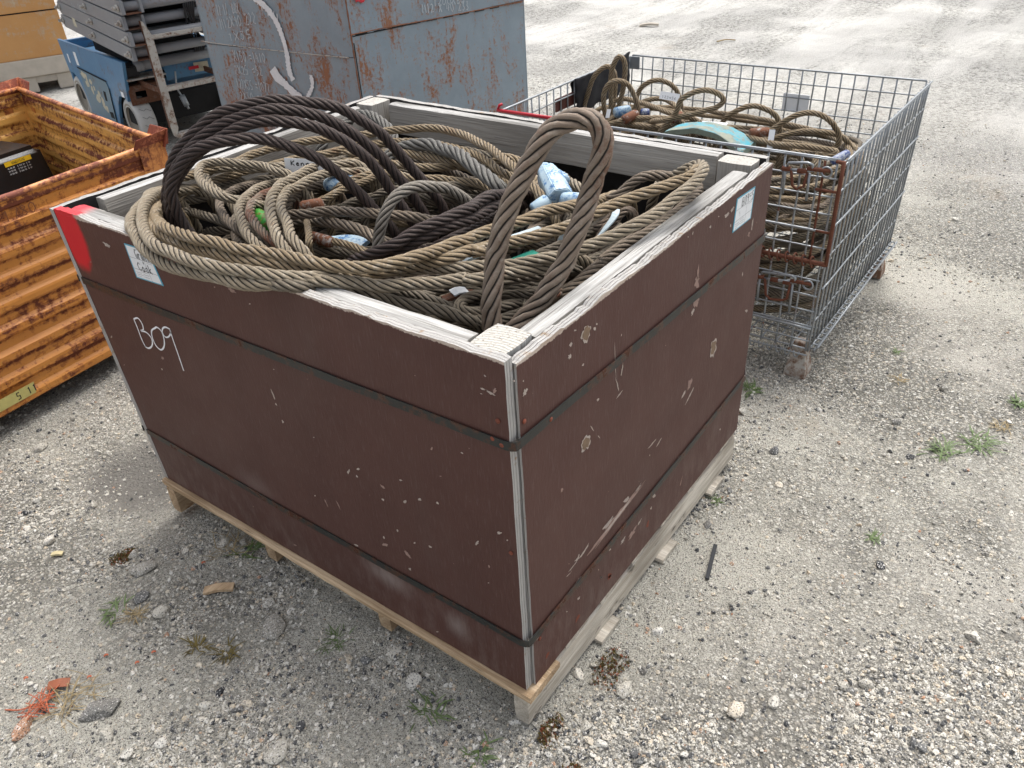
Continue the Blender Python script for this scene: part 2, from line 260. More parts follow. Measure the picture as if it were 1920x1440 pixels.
    t = NT('clear_plastic_bag'); o = t.obj(); t.b.inputs['Transmission Weight'].default_value = .6
    G['bag'] = t.done((.75, .76, .78), .25, 0, t.bump(t.noise(o, 25, 4), .01, .8))
mats()

# ------------------------------------------------------------ objects
def link(name, me, parent=None, mat=None, M=None):
    o = bpy.data.objects.new(name, me); S.collection.objects.link(o)
    if mat is not None:
        for m in (mat if isinstance(mat, (list, tuple)) else [mat]): me.materials.append(m)
    if parent is not None:
        o.parent = parent; o.matrix_parent_inverse = PM[parent.name].inverted()
    o.matrix_basis = M if M is not None else Matrix.Identity(4)
    PM[o.name] = M.copy() if M is not None else Matrix.Identity(4)
    if parent is not None: PM[o.name] = o.matrix_basis.copy()
    return o
PM = {}
def tag(o, label=None, cat=None, group=None, kind=None):
    if label: o['label'] = label
    if cat: o['category'] = cat
    if group: o['group'] = group
    if kind: o['kind'] = kind
    return o
def thing(name, label, cat, loc=(0, 0, 0), group=None):
    o = bpy.data.objects.new(name, None); S.collection.objects.link(o); o.empty_display_size = .1
    o.location = loc; PM[o.name] = Matrix.Translation(loc); return tag(o, label, cat, group)
class MB:
    """collects faces in world coordinates; build() links them as one mesh object"""
    def __init__(s): s.v = []; s.f = []; s.mi = []; s.sm = []; s.attr = []
    def add(s, vs, fs, mi=0, smooth=False, at=0.0):
        b = len(s.v); s.v += [tuple(v) for v in vs]; s.attr += [at]*len(vs)
        for f in fs: s.f.append([b+i for i in f]); s.mi.append(mi); s.sm.append(smooth)
    def hexa(s, p, mi=0):   # p: 4 bottom (ccw), 4 top
        s.add(p, [(3, 2, 1, 0), (4, 5, 6, 7), (0, 1, 5, 4), (1, 2, 6, 5), (2, 3, 7, 6), (3, 0, 4, 7)], mi)
    def box(s, lo, hi, mi=0, M=None):
        (a, b, c), (d, e, f) = lo, hi; p = [(a,b,c),(d,b,c),(d,e,c),(a,e,c),(a,b,f),(d,b,f),(d,e,f),(a,e,f)]
        if M is not None: p = [M @ Vector(q) for q in p]
        s.hexa(p, mi)
    def tube(s, pts, r, n=6, mi=0, at=0.0, cap=True):
        P = [Vector(p) for p in pts]; rings = []; up = None
        for i, p in enumerate(P):
            t = (P[min(i+1, len(P)-1)] - P[max(i-1, 0)]).normalized()
            if up is None: up = t.orthogonal().normalized()
            up = (up - t*up.dot(t)).normalized(); b = t.cross(up); rr = r[i] if isinstance(r, (list, tuple)) else r
            rings.append([p + (up*math.cos(2*math.pi*k/n) + b*math.sin(2*math.pi*k/n))*rr for k in range(n)])
        vs = [v for R_ in rings for v in R_]; fs = [(i*n+k, i*n+(k+1) % n, (i+1)*n+(k+1) % n, (i+1)*n+k) for i in range(len(P)-1) for k in range(n)]
        if cap: fs += [tuple(range(n))[::-1], tuple((len(P)-1)*n+k for k in range(n))]
        s.add(vs, fs, mi, n > 4, at)
    def cyl(s, a, b, r, n=16, mi=0, r2=None): s.tube([a, b], [r, r if r2 is None else r2], n, mi)
    def prism(s, poly, d, mi=0):   # poly: list of 3D points, extruded by vector d
        n = len(poly); P = [Vector(p) for p in poly]; d = Vector(d)
        s.add(P + [p+d for p in P], [tuple(range(n))[::-1], tuple(range(n, 2*n))] + [(i, (i+1) % n, n+(i+1) % n, n+i) for i in range(n)], mi)
    def build(s, name, mat, parent=None, M=None, bevel=0, attr=None, seg=2):
        me = bpy.data.meshes.new(name)
        vs = s.v
        if M is not None: Mi = M.inverted(); vs = [Mi @ Vector(v) for v in vs]
        me.from_pydata([tuple(v) for v in vs], [], s.f); me.validate(verbose=False)
        if len(me.polygons) == len(s.f):
            me.polygons.foreach_set('material_index', s.mi); me.polygons.foreach_set('use_smooth', s.sm)
        if attr: a = me.attributes.new(attr, 'FLOAT', 'POINT'); a.data.foreach_set('value', s.attr)
        bm = bmesh.new(); bm.from_mesh(me)
        bmesh.ops.recalc_face_normals(bm, faces=bm.faces)
        if bevel: 
            es = [e for e in bm.edges if len(e.link_faces) == 2 and e.calc_face_angle(0) > .6]
            bmesh.ops.bevel(bm, geom=es, offset=bevel, segments=seg, affect='EDGES', clamp_overlap=True)
        bm.to_mesh(me); bm.free(); me.update()
        return link(name, me, parent, mat, M)
def board(name, p0, p1, w, h, mat, parent, up=(0, 0, 1), bevel=.003, warp=.0015, topmat=None, seg=14, endmat=None):
    """lumber from p0 to p1 (axis through its centre); w along side, h along up; grain along local X"""
    p0, p1, up = Vector(p0), Vector(p1), Vector(up); X = (p1-p0); L = X.length; X.normalize()
    Z = (up - X*up.dot(X)).normalized(); Y = Z.cross(X); M = Matrix.Translation(p0) @ Matrix((X, Y, Z)).transposed().to_4x4()
    bm = bmesh.new(); rg = random.Random(int(L*1e4) + int(p0.x*1e3)); n = max(2, int(L/.05)); rings = []
    for i in range(n+1):
        x = L*i/n; q = []
        for (a, b) in ((-1,-1),(-.33,-1),(.33,-1),(1,-1),(1,-.33),(1,.33),(1,1),(.33,1),(-.33,1),(-1,1),(-1,.33),(-1,-.33)):
            k = .93 if abs(a) == 1 and abs(b) == 1 else 1
            q.append(bm.verts.new((x, a*w/2*(1 if k == 1 else 1-bevel/w*1.2)+rg.uniform(-warp, warp)*.4, b*h/2*(1 if k == 1 else 1-bevel/h*1.2)+rg.uniform(-warp, warp)*.5)))
        rings.append(q)
    for i in range(n):
        for k in range(12):
            f = bm.faces.new((rings[i][k], rings[i][(k+1) % 12], rings[i+1][(k+1) % 12], rings[i+1][k]))
            if topmat is not None and k in (6, 7, 8): f.material_index = 1
    bm.faces.new(rings[0][::-1]); f = bm.faces.new(rings[-1]); f.material_index = 1 if endmat is not None else 0
    bmesh.ops.recalc_face_normals(bm, faces=bm.faces)
    me = bpy.data.meshes.new(name); bm.to_mesh(me); bm.free()
    return link(name, me, parent, [mat] + ([topmat] if topmat is not None else []) + ([endmat] if endmat is not None else []), M)

# ---- single stroke lettering
GL = {'A': ['0,0 .5,1 1,0', '.2,.4 .8,.4'], 'B': ['0,0 0,1 .7,.95 .75,.6 0,.5 .85,.4 .8,.05 0,0'], 'C': ['1,.8 .6,1 .1,.7 .1,.25 .6,0 1,.2'], 'D': ['0,0 0,1 .7,.8 .8,.3 0,0'],
 'E': ['1,1 0,1 0,0 1,0', '0,.5 .8,.5'], 'G': ['.95,.85 .5,1 .05,.6 .2,.1 .7,0 .9,.4 .55,.42'], 'I': ['.5,0 .5,1'], 'K': ['0,0 0,1', '.9,1 .05,.45 .9,0'], 'M': ['0,0 .1,1 .5,.4 .9,1 1,0'], 'N': ['0,0 .05,1 .9,0 .95,1'],
 'O': ['.5,1 .05,.6 .2,.05 .75,.05 .95,.6 .5,1'], 'R': ['0,0 0,1 .8,.9 .7,.5 0,.45 .9,0'], 'W': ['0,1 .25,0 .5,.7 .75,0 1,1'], 'X': ['0,0 1,1', '0,1 1,0'],
 'r': ['.1,0 .15,.6', '.15,.4 .5,.62 .8,.5'], 'a': ['.8,.6 .3,.6 .1,.2 .4,0 .8,.3 .8,.6 .9,0'], 'n': ['.1,0 .15,.6 .2,.4 .6,.62 .8,.4 .85,0'], 't': ['.4,1 .45,.1 .8,0', '.05,.65 .9,.7'], 'o': ['.5,.6 .1,.35 .3,0 .75,.05 .85,.45 .5,.6'], 'k': ['.1,0 .15,1', '.8,.65 .15,.3 .85,0'],
 'e': ['.1,.35 .85,.38 .6,.62 .2,.5 .1,.15 .5,0 .85,.12'], 'd': ['.8,.6 .3,.6 .1,.2 .4,0 .8,.2', '.82,1 .8,0'],
 '0': ['.5,1 .1,.7 .1,.25 .5,0 .9,.3 .9,.75 .5,1'], '1': ['.3,.8 .5,1 .5,0'], '2': ['.1,.8 .5,1 .85,.7 .1,0 .95,.02'], '3': ['.1,.95 .8,1 .4,.55 .85,.35 .5,0 .1,.1'], '4': ['.4,1 .05,.35 .95,.4', '.7,.75 .65,0'], '5': ['.85,1 .2,1 .15,.55 .8,.5 .75,.05 .1,0'],
 '6': ['.8,1 .2,.5 .2,.05 .8,.1 .75,.45 .2,.4'], '7': ['.05,1 .95,1 .4,0'], '8': ['.5,.5 .15,.8 .5,1 .85,.8 .5,.5 .1,.2 .5,0 .9,.2 .5,.5'], '9': ['.85,.8 .4,1 .15,.65 .5,.5 .85,.8 .75,0'], '/': ['.2,0 .8,1'], '.': ['.4,0 .5,.06'], '=': ['.1,.65 .9,.68', '.1,.35 .9,.38'], '-': ['.1,.5 .9,.5'], '+': ['.5,.85 .5,.15', '.15,.5 .85,.5']}
def ribbon(mb, pts, w, nrm, mi=0, lift=0.0, jit=0):
    """flat brush stroke of width w along pts, lying on a surface with normal nrm"""
    P = [Vector(p) for p in pts]; n = Vector(nrm).normalized(); L = []; R = []
    for i, p in enumerate(P):
        t = (P[min(i+1, len(P)-1)] - P[max(i-1, 0)]);
        if t.length < 1e-7: t = Vector((0, 0, 1))
        s = t.normalized().cross(n) * (w/2 * (1+RNG.uniform(-jit, jit))); L.append(p+s+n*lift); R.append(p-s+n*lift)
    k = len(P); mb.add(L+R, [(i, i+1, k+i+1, k+i) for i in range(k-1)], mi)
def write(mb, text, org, xa, za, w, nrm, mi=0, jit=.0, gap=.25):
    """org lower left, xa vector per character width, za vector for full height"""
    x = 0.0; org, xa, za = Vector(org), Vector(xa), Vector(za)
    for ch in text:
        for st in GL.get(ch, []):
            pts = [org + xa*(x+float(q.split(',')[0])*.8+RNG.uniform(-jit, jit)) + za*(float(q.split(',')[1])+RNG.uniform(-jit, jit)) for q in st.split()]
            ribbon(mb, pts, w, nrm, mi)
        x += .8+gap
def cspline(P, step):
    """centripetal spline through P, resampled every step metres"""
    P = np.array(P, float); P = np.vstack([2*P[0]-P[1], P, 2*P[-1]-P[-2]]); out = []
    for i in range(1, len(P)-2):
        p0, p1, p2, p3 = P[i-1:i+3]; t1 = max(np.linalg.norm(p1-p0), 1e-4)**.5; t2 = t1+max(np.linalg.norm(p2-p1), 1e-4)**.5; t3 = t2+max(np.linalg.norm(p3-p2), 1e-4)**.5
        for t in np.linspace(t1, t2, 12, endpoint=False):
            a1 = (t1-t)/t1*p0+t/t1*p1; a2 = (t2-t)/(t2-t1)*p1+(t-t1)/(t2-t1)*p2; a3 = (t3-t)/(t3-t2)*p2+(t-t2)/(t3-t2)*p3
            b1 = (t2-t)/t2*a1+t/t2*a2; b2 = (t3-t)/(t3-t1)*a2+(t-t1)/(t3-t1)*a3; out.append((t2-t)/(t2-t1)*b1+(t-t1)/(t2-t1)*b2)
    out.append(P[-2]); Q = np.array(out)
    for _ in range(6): Q[1:-1] = Q[1:-1]*.5 + (Q[:-2]+Q[2:])*.25
    d = np.r_[0, np.cumsum(np.linalg.norm(np.diff(Q, axis=0), axis=1))]; n = max(3, int(d[-1]/step))
    s = np.linspace(0, d[-1], n+1); return np.stack([np.interp(s, d, Q[:, k]) for k in range(3)], 1), s
def rope_mesh(name, P, D, strands=6, k=6, step=None, lay=5.2, phase=None):
    P, s = cspline(P, step or D*.3); n = len(P); sd_ = float(RNG.uniform(0, 500))
    wob = np.array([[noise.noise(Vector((q*14, sd_, k_*7.0)))+.35*noise.noise(Vector((q*45, sd_+9, k_*7.0))) for k_ in range(3)] for q in s])*D*.16; P = P+wob
    T = np.gradient(P, axis=0); T /= np.linalg.norm(T, axis=1)[:, None]+1e-9
    N = np.zeros_like(P); a = np.cross(T[0], (0, 0, 1.0)); a = a if np.linalg.norm(a) > .1 else np.array((1., 0, 0)); N[0] = a/np.linalg.norm(a)
    for i in range(1, n):
        v = N[i-1]-T[i]*(N[i-1]@T[i]); N[i] = v/np.linalg.norm(v)
    B = np.cross(T, N); R0 = D/2; rs = R0/3*1.06; off = R0-rs
    loc = []; cr = []; ph = []
    for q in range(strands):
        for j in range(k):
            b = math.radians(-88+176*j/(k-1)) if k > 1 else 0; ct = 2*math.pi*q/strands
            x = off*math.cos(ct)+rs*math.cos(ct+b); y = off*math.sin(ct)+rs*math.sin(ct+b)
            loc.append((x, y)); cr.append(math.cos(b)); ph.append(math.atan2(y, x) % (2*math.pi) if not (q == 0 and y < 0) else math.atan2(y, x))
    loc = np.array(loc); m = len(loc); ph = np.array(ph)
    tw = 2*math.pi*s/(D*lay)*(1+.0) + np.array([.5*noise.noise(Vector((q*9, sd_+3, 1.0))) for q in s]) + (phase if phase is not None else RNG.uniform(0, 6))
    rad = np.array([1+.035*noise.noise(Vector((q*20, sd_+5, 2.0))) for q in s])[:, None]; c, sn = np.cos(tw)[:, None]*rad, np.sin(tw)[:, None]*rad; X = c*loc[:, 0]-sn*loc[:, 1]; Y = sn*loc[:, 0]+c*loc[:, 1]
    V = P[:, None, :]+X[..., None]*N[:, None, :]+Y[..., None]*B[:, None, :]
    i, j = np.meshgrid(np.arange(n-1), np.arange(m), indexing='ij'); j2 = (j+1) % m
    F = np.stack([i*m+j, i*m+j2, (i+1)*m+j2, (i+1)*m+j], -1).reshape(-1, 4)
    me = bpy.data.meshes.new(name); me.vertices.add(n*m); me.vertices.foreach_set('co', V.reshape(-1))
    nf = len(F); me.loops.add(nf*4); me.loops.foreach_set('vertex_index', F.reshape(-1).astype('i4'))
    me.polygons.add(nf); me.polygons.foreach_set('loop_start', np.arange(0, nf*4, 4, dtype='i4')); me.polygons.foreach_set('loop_total', np.full(nf, 4, dtype='i4'))
    me.polygons.foreach_set('use_smooth', np.ones(nf, bool))
    me.update(calc_edges=True)
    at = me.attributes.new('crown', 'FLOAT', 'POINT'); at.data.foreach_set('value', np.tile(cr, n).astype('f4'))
    uv = me.uv_layers.new(name='UVMap'); U = np.zeros((nf, 4, 2), 'f4'); ii = i.reshape(-1); jj = j.reshape(-1)
    p1 = ph[jj]; p2 = np.where(jj == m-1, ph[0]+2*math.pi, ph[(jj+1) % m])
    U[:, 0, 0] = s[ii]; U[:, 1, 0] = s[ii]; U[:, 2, 0] = s[ii+1]; U[:, 3, 0] = s[ii+1]
    U[:, 0, 1] = (p1+tw[ii])/(2*math.pi); U[:, 1, 1] = (p2+tw[ii])/(2*math.pi); U[:, 2, 1] = (p2+tw[ii+1])/(2*math.pi); U[:, 3, 1] = (p1+tw[ii+1])/(2*math.pi)
    uv.data.foreach_set('uv', U.reshape(-1)); me.validate(); return me
ROPES=[
["dark_rope",25,"dark","dark brown wire rope, outermost strand of the tall arch at the back left","",[[112,1005,847],[113,1004,893],[116,1001,933],[125,995,968],[138,984,1002],[169,957,1050],[213,920,1088],[263,878,1111],[310,838,1115],[356,799,1108],[401,761,1093],[437,731,1072],[468,705,1041],[490,686,1013],[520,661,951],[544,641,902],[567,621,858],[580,611,815],[585,606,773]]],
["dark_rope",25,"dark","dark brown wire rope, middle strand of the tall arch under the outermost one","",[[103,980,842],[105,979,891],[109,976,938],[119,967,976],[140,950,1017],[175,920,1056],[223,880,1087],[267,842,1100],[309,806,1103],[348,774,1092],[381,746,1074],[416,717,1042],[446,691,1001],[467,673,964],[487,657,927],[506,641,881],[521,628,838],[533,618,791]]],
["dark_rope",25,"dark","dark brown wire rope crossing below the middle strand of the tall arch","",[[97,954,836],[94,956,883],[94,956,924],[104,948,962],[126,929,1004],[167,894,1045],[222,848,1076],[270,807,1087],[316,768,1079],[357,734,1058],[389,707,1027],[417,683,990],[442,662,942],[454,652,905],[473,636,855],[489,623,804],[496,616,765]]],
["dark_rope",25,"dark","dark brown wire rope with a rusty foot, innermost and lowest of the tall arch","",[[124,905,835],[106,920,867],[94,930,904],[90,933,942],[93,931,975],[109,917,1011],[142,890,1047],[182,856,1062],[228,817,1061],[269,782,1048],[304,753,1025],[336,726,993],[363,703,956],[388,682,911],[409,664,865],[434,644,820],[442,636,773]]],
["dark_rope",26,"dark","dark brown wire rope in the middle of the crate, upper of the slanting pair","",[[251,582,830],[249,518,860],[266,477,880],[306,460,890],[348,444,900],[393,430,905],[445,422,905],[489,433,900],[537,433,900],[604,448,880],[677,456,860],[720,457,830],[725,465,800]]],
["dark_rope",26,"dark","dark brown wire rope in the middle of the crate, lower of the slanting pair","",[[278,552,830],[276,497,855],[307,464,870],[342,442,880],[384,426,885],[433,415,885],[472,421,880],[540,430,875],[605,435,860],[672,450,830],[719,469,790]]],
["dark_rope",24,"dark","dark brown wire rope half hidden below the slanting dark pair","",[[381,542,800],[378,481,830],[403,447,845],[455,436,845],[534,449,840],[636,476,820],[714,486,800]]],
["wire_rope",25,"beige","long beige wire rope draped lowest over the front left edge of the crate","",[[269,1205,834],[245,1206,876],[194,1194,890],[119,1123,900],[70,1069,905],[23,1005,910],[-14,934,915],[-42,858,915],[-57,794,913],[-61,738,912],[-61,679,913],[-59,627,915],[-52,580,915],[-42,540,915],[-22,500,914],[4,468,912],[31,448,908],[56,415,903],[80,381,898],[104,346,893],[140,312,888],[180,279,885],[220,240,885],[210,241,885],[237,216,885],[277,202,880],[308,171,880],[363,149,875],[416,133,870]]],
["wire_rope",25,"beige","long beige wire rope running to the right corner eye from above the lowest one","",[[319,1204,852],[265,1203,870],[216,1180,890],[170,1141,905],[106,1074,918],[50,1000,925],[6,925,930],[-25,862,932],[-48,796,935],[-56,734,935],[-58,673,935],[-53,612,935],[-43,559,933],[-25,516,930],[-3,480,925],[21,459,918],[55,436,910],[94,418,902],[138,402,895],[167,380,890],[206,342,885],[234,303,885],[266,264,885],[297,216,885],[316,176,890],[347,142,895],[394,112,900],[431,96,905],[472,68,915],[505,48,925],[561,40,930],[611,30,940],[657,22,950],[700,20,955],[735,26,960],[779,52,955],[791,75,945],[790,97,930],[815,137,900],[874,198,850]]],
["wire_rope",25,"tan","beige and ochre wire rope crossing the whole crate, uppermost of the front bundle","",[[233,1196,860],[166,1133,880],[104,1043,900],[51,945,920],[17,855,935],[4,784,940],[5,730,940],[11,679,940],[21,625,938],[36,576,935],[48,539,932],[58,489,930],[63,439,930],[83,388,930],[114,348,930],[165,327,925],[210,322,920],[264,322,915],[311,315,910],[325,319,910],[377,300,910],[430,273,910],[466,265,910],[502,257,910],[536,235,910],[601,233,900],[664,235,880],[741,253,860],[834,278,830],[909,292,800]]],
["wire_rope",25,"tan","ochre stained wire rope just below the uppermost of the front bundle","",[[215,1152,850],[155,1107,870],[98,1048,890],[54,984,905],[23,911,915],[6,833,920],[1,776,920],[3,723,920],[6,669,920],[16,611,920],[30,561,918],[46,526,915],[64,483,910],[86,433,905],[113,388,905],[153,354,905],[197,337,900],[239,304,900],[289,292,900],[310,269,900],[283,287,900],[327,267,900],[369,242,900],[397,211,905],[427,190,910],[458,168,915],[478,169,915],[512,155,920],[573,135,925],[608,114,930],[645,84,940],[683,64,945],[715,46,950],[742,43,955]]],
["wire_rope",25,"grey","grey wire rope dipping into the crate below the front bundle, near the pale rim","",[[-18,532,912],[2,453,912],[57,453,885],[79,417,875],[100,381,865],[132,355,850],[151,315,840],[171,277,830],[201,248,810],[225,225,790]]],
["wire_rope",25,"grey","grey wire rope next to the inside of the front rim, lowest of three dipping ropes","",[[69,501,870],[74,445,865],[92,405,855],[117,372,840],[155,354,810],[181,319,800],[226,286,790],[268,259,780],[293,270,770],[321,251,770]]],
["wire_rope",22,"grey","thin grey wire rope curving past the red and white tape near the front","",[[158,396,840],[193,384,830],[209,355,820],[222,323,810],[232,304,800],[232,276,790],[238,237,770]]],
["wire_rope",22,"grey","small grey wire rope eye beside the left leg of the big standing loop","",[[299,444,770],[260,360,785],[222,277,800],[218,235,800],[228,205,800],[263,185,800],[303,172,800],[337,207,790],[286,223,800],[226,240,810],[207,256,820],[218,268,825],[250,275,820],[287,271,810],[324,252,790],[365,228,780]]],
["wire_rope",37,"brown","thick brown wire rope sling eye standing tall above the near corner of the crate","",[[159,153,790],[166,156,817],[175,159,847],[184,161,878],[194,163,908],[203,164,937],[214,164,966],[225,163,993],[234,159,1011],[246,155,1035],[262,148,1062],[277,141,1087],[294,131,1112],[311,121,1134],[327,108,1149],[343,92,1159],[356,76,1158],[364,63,1149],[366,53,1133],[363,49,1114],[355,49,1091],[345,50,1067],[335,52,1043],[322,56,1016],[309,60,991],[303,62,980],[286,68,946],[266,78,913],[244,90,880],[223,104,854],[203,119,833],[183,134,813],[169,149,790]]],
["wire_rope",22,"beige","beige wire rope bent in a narrow hairpin beside the left foot of the dark arch","",[[425,972,900],[416,1002,905],[419,1050,910],[405,1085,915],[377,1123,920],[359,1167,920],[333,1178,920],[292,1137,920],[264,1092,915],[247,1043,910],[240,992,905],[245,959,900],[268,941,890],[285,914,880],[325,929,860],[360,936,830]]],
["wire_rope",22,"beige","beige wire rope filling the inside of the narrow hairpin bend","",[[492,1062,885],[449,1114,885],[431,1167,885],[401,1185,890],[376,1203,890],[354,1207,885],[317,1143,880],[312,1113,870],[310,1077,860]]],
["wire_rope",22,"tan","tan wire rope along the back left board, highest of the long straight ones","",[[249,1199,900],[301,1207,893],[343,1203,894],[398,1199,895],[461,1204,888],[499,1208,893],[611,1188,890],[680,1133,893],[749,1036,900],[821,961,905],[857,855,910],[852,773,910],[805,661,910],[753,561,905],[708,484,900],[665,406,885],[640,346,860]]],
["wire_rope",22,"tan","tan wire rope second from the back left board, under the hairpin bend","",[[283,1203,864],[322,1204,861],[364,1206,862],[420,1201,863],[475,1193,860],[510,1157,865],[556,1134,870],[636,1092,870],[740,1032,875],[790,957,880],[810,857,885],[805,741,885],[779,634,880],[743,549,870],[732,486,850]]],
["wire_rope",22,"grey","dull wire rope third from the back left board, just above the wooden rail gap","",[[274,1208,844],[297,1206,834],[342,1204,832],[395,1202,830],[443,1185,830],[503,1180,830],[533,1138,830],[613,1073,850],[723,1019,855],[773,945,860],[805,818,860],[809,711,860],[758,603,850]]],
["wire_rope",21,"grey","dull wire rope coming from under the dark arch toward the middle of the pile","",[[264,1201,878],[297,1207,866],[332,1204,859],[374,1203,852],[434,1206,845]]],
["wire_rope",34,"silver","thick smooth grey wire rope lying below the back board of the crate","",[[718,928,850],[750,922,870],[768,892,885],[770,829,895],[759,758,900],[734,687,900],[699,613,895],[677,555,885],[659,503,870],[672,484,840]]],
["wire_rope",30,"silver","thick grey wire rope emerging at the back corner post of the crate","",[[758,1205,862],[821,1199,880],[877,1196,900],[880,1142,910],[870,1080,900],[855,1028,880],[833,992,850]]],
["wire_rope",22,"tan","ochre wire rope crossing behind the pale arched rope","",[[687,1064,860],[704,994,865],[739,916,870],[756,825,870],[754,722,870],[757,653,860],[762,586,850]]],
["wire_rope",22,"tan","ochre wire rope passing low behind the pale arched rope near the slanting dark pair","",[[653,1032,850],[689,954,855],[707,863,855],[725,775,855],[770,712,855],[762,633,850],[737,555,840]]],
["wire_rope",22,"tan","yellowish wire rope from the bare hole to the two slanting dark ropes","",[[527,902,850],[582,875,860],[626,839,860],[646,757,855],[684,691,850],[698,616,850],[694,549,840]]],
["wire_rope",22,"grey","shaded wire rope lowest behind the pale arched rope","",[[564,812,830],[603,770,840],[638,702,840],[689,648,840],[737,592,830],[742,551,820]]],
["wire_rope",26,"white","pale wire rope arched high in the middle of the crate","",[[307,575,814],[317,573,841],[328,571,872],[340,568,897],[364,564,922],[393,558,934],[425,551,937],[462,544,930],[502,536,914],[536,529,891],[561,524,868],[586,520,840],[612,515,801]]],
["wire_rope",24,"beige","beige wire rope, third of the four bends in the left half","",[[602,924,880],[569,941,885],[536,957,890],[483,949,900],[429,932,905],[369,902,910],[345,896,912],[298,867,912],[257,831,910],[223,793,905],[193,752,900],[167,710,895],[153,682,885],[149,662,870]]],
["wire_rope",24,"beige","beige wire rope turning down in the left half, rightmost of four bends","",[[596,888,865],[571,913,870],[531,920,880],[484,920,885],[429,909,890],[379,891,895],[353,885,900],[312,859,900],[270,814,900],[238,771,895],[208,721,890],[183,678,885],[172,646,875],[172,628,860]]],
["wire_rope",22,"beige","beige wire rope turning down, leftmost of four bends in the pile","",[[439,1012,870],[404,1019,875],[359,1005,880],[304,969,890],[255,932,895],[213,889,895],[179,841,890],[151,788,885],[136,747,880],[132,713,870]]],
["wire_rope",22,"rusty","rust streaked wire rope beside the green ferrule, second of four bends from the left","",[[392,971,870],[357,969,875],[310,949,880],[253,901,890],[221,864,890],[197,821,885],[181,778,880],[169,731,875],[165,692,870],[172,668,860]]],
["wire_rope",24,"grey","grey wire rope running from the dark arch foot to the four bends","",[[261,1200,820],[280,1192,810],[268,1121,820],[266,1062,820],[263,1006,820],[276,971,810]]],
["wire_rope",22,"grey","thin dark grey wire rope low in the hole beside the dark arch foot","",[[276,1145,770],[274,1100,780],[285,1054,790],[314,1037,790],[354,1053,780]]],
["wire_rope",24,"taupe","taupe wire rope lying level across the middle of the pile under the pale arch","",[[279,831,860],[296,832,865],[315,788,870],[347,759,870],[370,722,870],[386,679,870],[399,632,870],[425,586,865],[440,543,860],[470,516,850],[501,503,830]]],
["wire_rope",26,"taupe","taupe wire rope sloping down into the foot of the pale arch","",[[338,851,830],[341,806,840],[341,744,850],[345,686,850],[345,638,845],[341,583,840],[347,548,830]]],
["wire_rope",18,"tan","thin yellowish wire rope leaving the blue and rust ferrule","",[[402,864,850],[435,851,860],[483,855,860],[523,849,860],[570,847,860],[640,866,850]]],
["wire_rope",18,"tan","thin yellowish wire rope leaving the rusty sleeve toward the dark slanting ropes","",[[299,707,830],[301,673,830],[305,637,825],[310,600,820],[346,595,800]]],
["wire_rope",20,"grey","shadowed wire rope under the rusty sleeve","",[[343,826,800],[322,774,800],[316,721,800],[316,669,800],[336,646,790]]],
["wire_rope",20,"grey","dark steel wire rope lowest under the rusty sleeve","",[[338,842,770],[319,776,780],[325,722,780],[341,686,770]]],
["wire_rope",16,"tan","short thin wire rope standing by the rusty sleeve","",[[318,799,850],[277,744,860],[249,709,860],[228,691,850],[247,714,820]]],
["wire_rope",24,"taupe","taupe wire rope ending in the blue cylinder ferrule","",[[540,968,840],[510,966,845],[466,962,850],[411,940,855],[367,915,860],[343,910,850]]],
["wire_rope",24,"taupe","taupe wire rope humped beside the eye at the right corner of the crate","",[[713,265,860],[707,243,870],[704,210,885],[722,194,900],[741,176,915],[764,156,920],[788,135,915],[817,121,900]]],
["wire_rope",24,"taupe","taupe wire rope along the right rim under the returning rope","",[[848,83,880],[793,64,885],[740,61,885],[698,61,880],[623,59,880],[564,68,875],[519,84,870],[475,90,865],[435,94,860],[453,95,860],[404,96,850],[370,104,840],[339,118,830],[332,141,810],[311,157,800]]],
["wire_rope",22,"brown","brown wire rope passing steeply under the bundle near the right rim","",[[690,183,860],[663,190,850],[632,194,840],[615,202,820],[599,199,800],[604,211,770]]],
["wire_rope",24,"beige","beige wire rope just right of the pale blue ferrules against the black back wall","",[[862,460,840],[811,401,850],[789,364,850],[784,341,840],[780,319,830]]],
["wire_rope",24,"tan","tan wire rope going down left of the pale blue ferrules","",[[817,605,880],[833,562,870],[783,491,860],[748,455,850],[701,413,840],[699,405,820]]],
["wire_rope",22,"brown","brown wire rope looped between the pale flat straps","",[[680,191,860],[664,199,850],[641,208,840],[643,223,830],[641,244,810],[643,264,790]]],
["wire_rope",24,"grey","grey wire rope low behind the right leg of the big standing loop","",[[314,234,840],[345,210,840],[369,184,840],[416,174,830],[447,152,830]]],
["wire_rope",20,"grey","grey wire rope deep behind the legs of the big standing loop","",[[315,245,800],[338,229,800],[354,208,800],[397,195,790]]],
["wire_rope",20,"rusty","short rusty wire rope end poking up at the right rim beside the loop","",[[321,186,780],[324,156,800],[323,134,820],[318,116,840],[350,135,830],[361,149,810]]],
["basket_rope",20,"tan","wire rope eye leaning on the black cloth in the far basket corner","",[[2103,1159,620],[2111,1146,685],[2123,1126,748],[2138,1103,778],[2153,1079,791],[2165,1059,776],[2170,1051,736],[2168,1054,672],[2164,1061,606]]],
["basket_rope",20,"tan","wire rope eye rising highest above the far left corner of the mesh basket","",[[2031,990,620],[2031,991,719],[2032,988,797],[2039,977,843],[2046,965,857],[2054,951,842],[2057,946,795],[2053,952,726],[2045,967,656]]],
["basket_rope",20,"tan","greyish wire rope eye standing third from the left in the mesh basket","",[[1970,970,620],[1963,982,683],[1963,983,735],[1971,968,769],[1987,941,783],[2007,907,767],[2020,883,728],[2028,870,679],[2033,862,635]]],
["basket_rope",20,"tan","wire rope eye behind the white printed tag in the mesh basket","",[[2189,967,620],[2193,960,684],[2205,937,720],[2227,897,737],[2249,856,725],[2265,826,695],[2275,808,644],[2279,801,589]]],
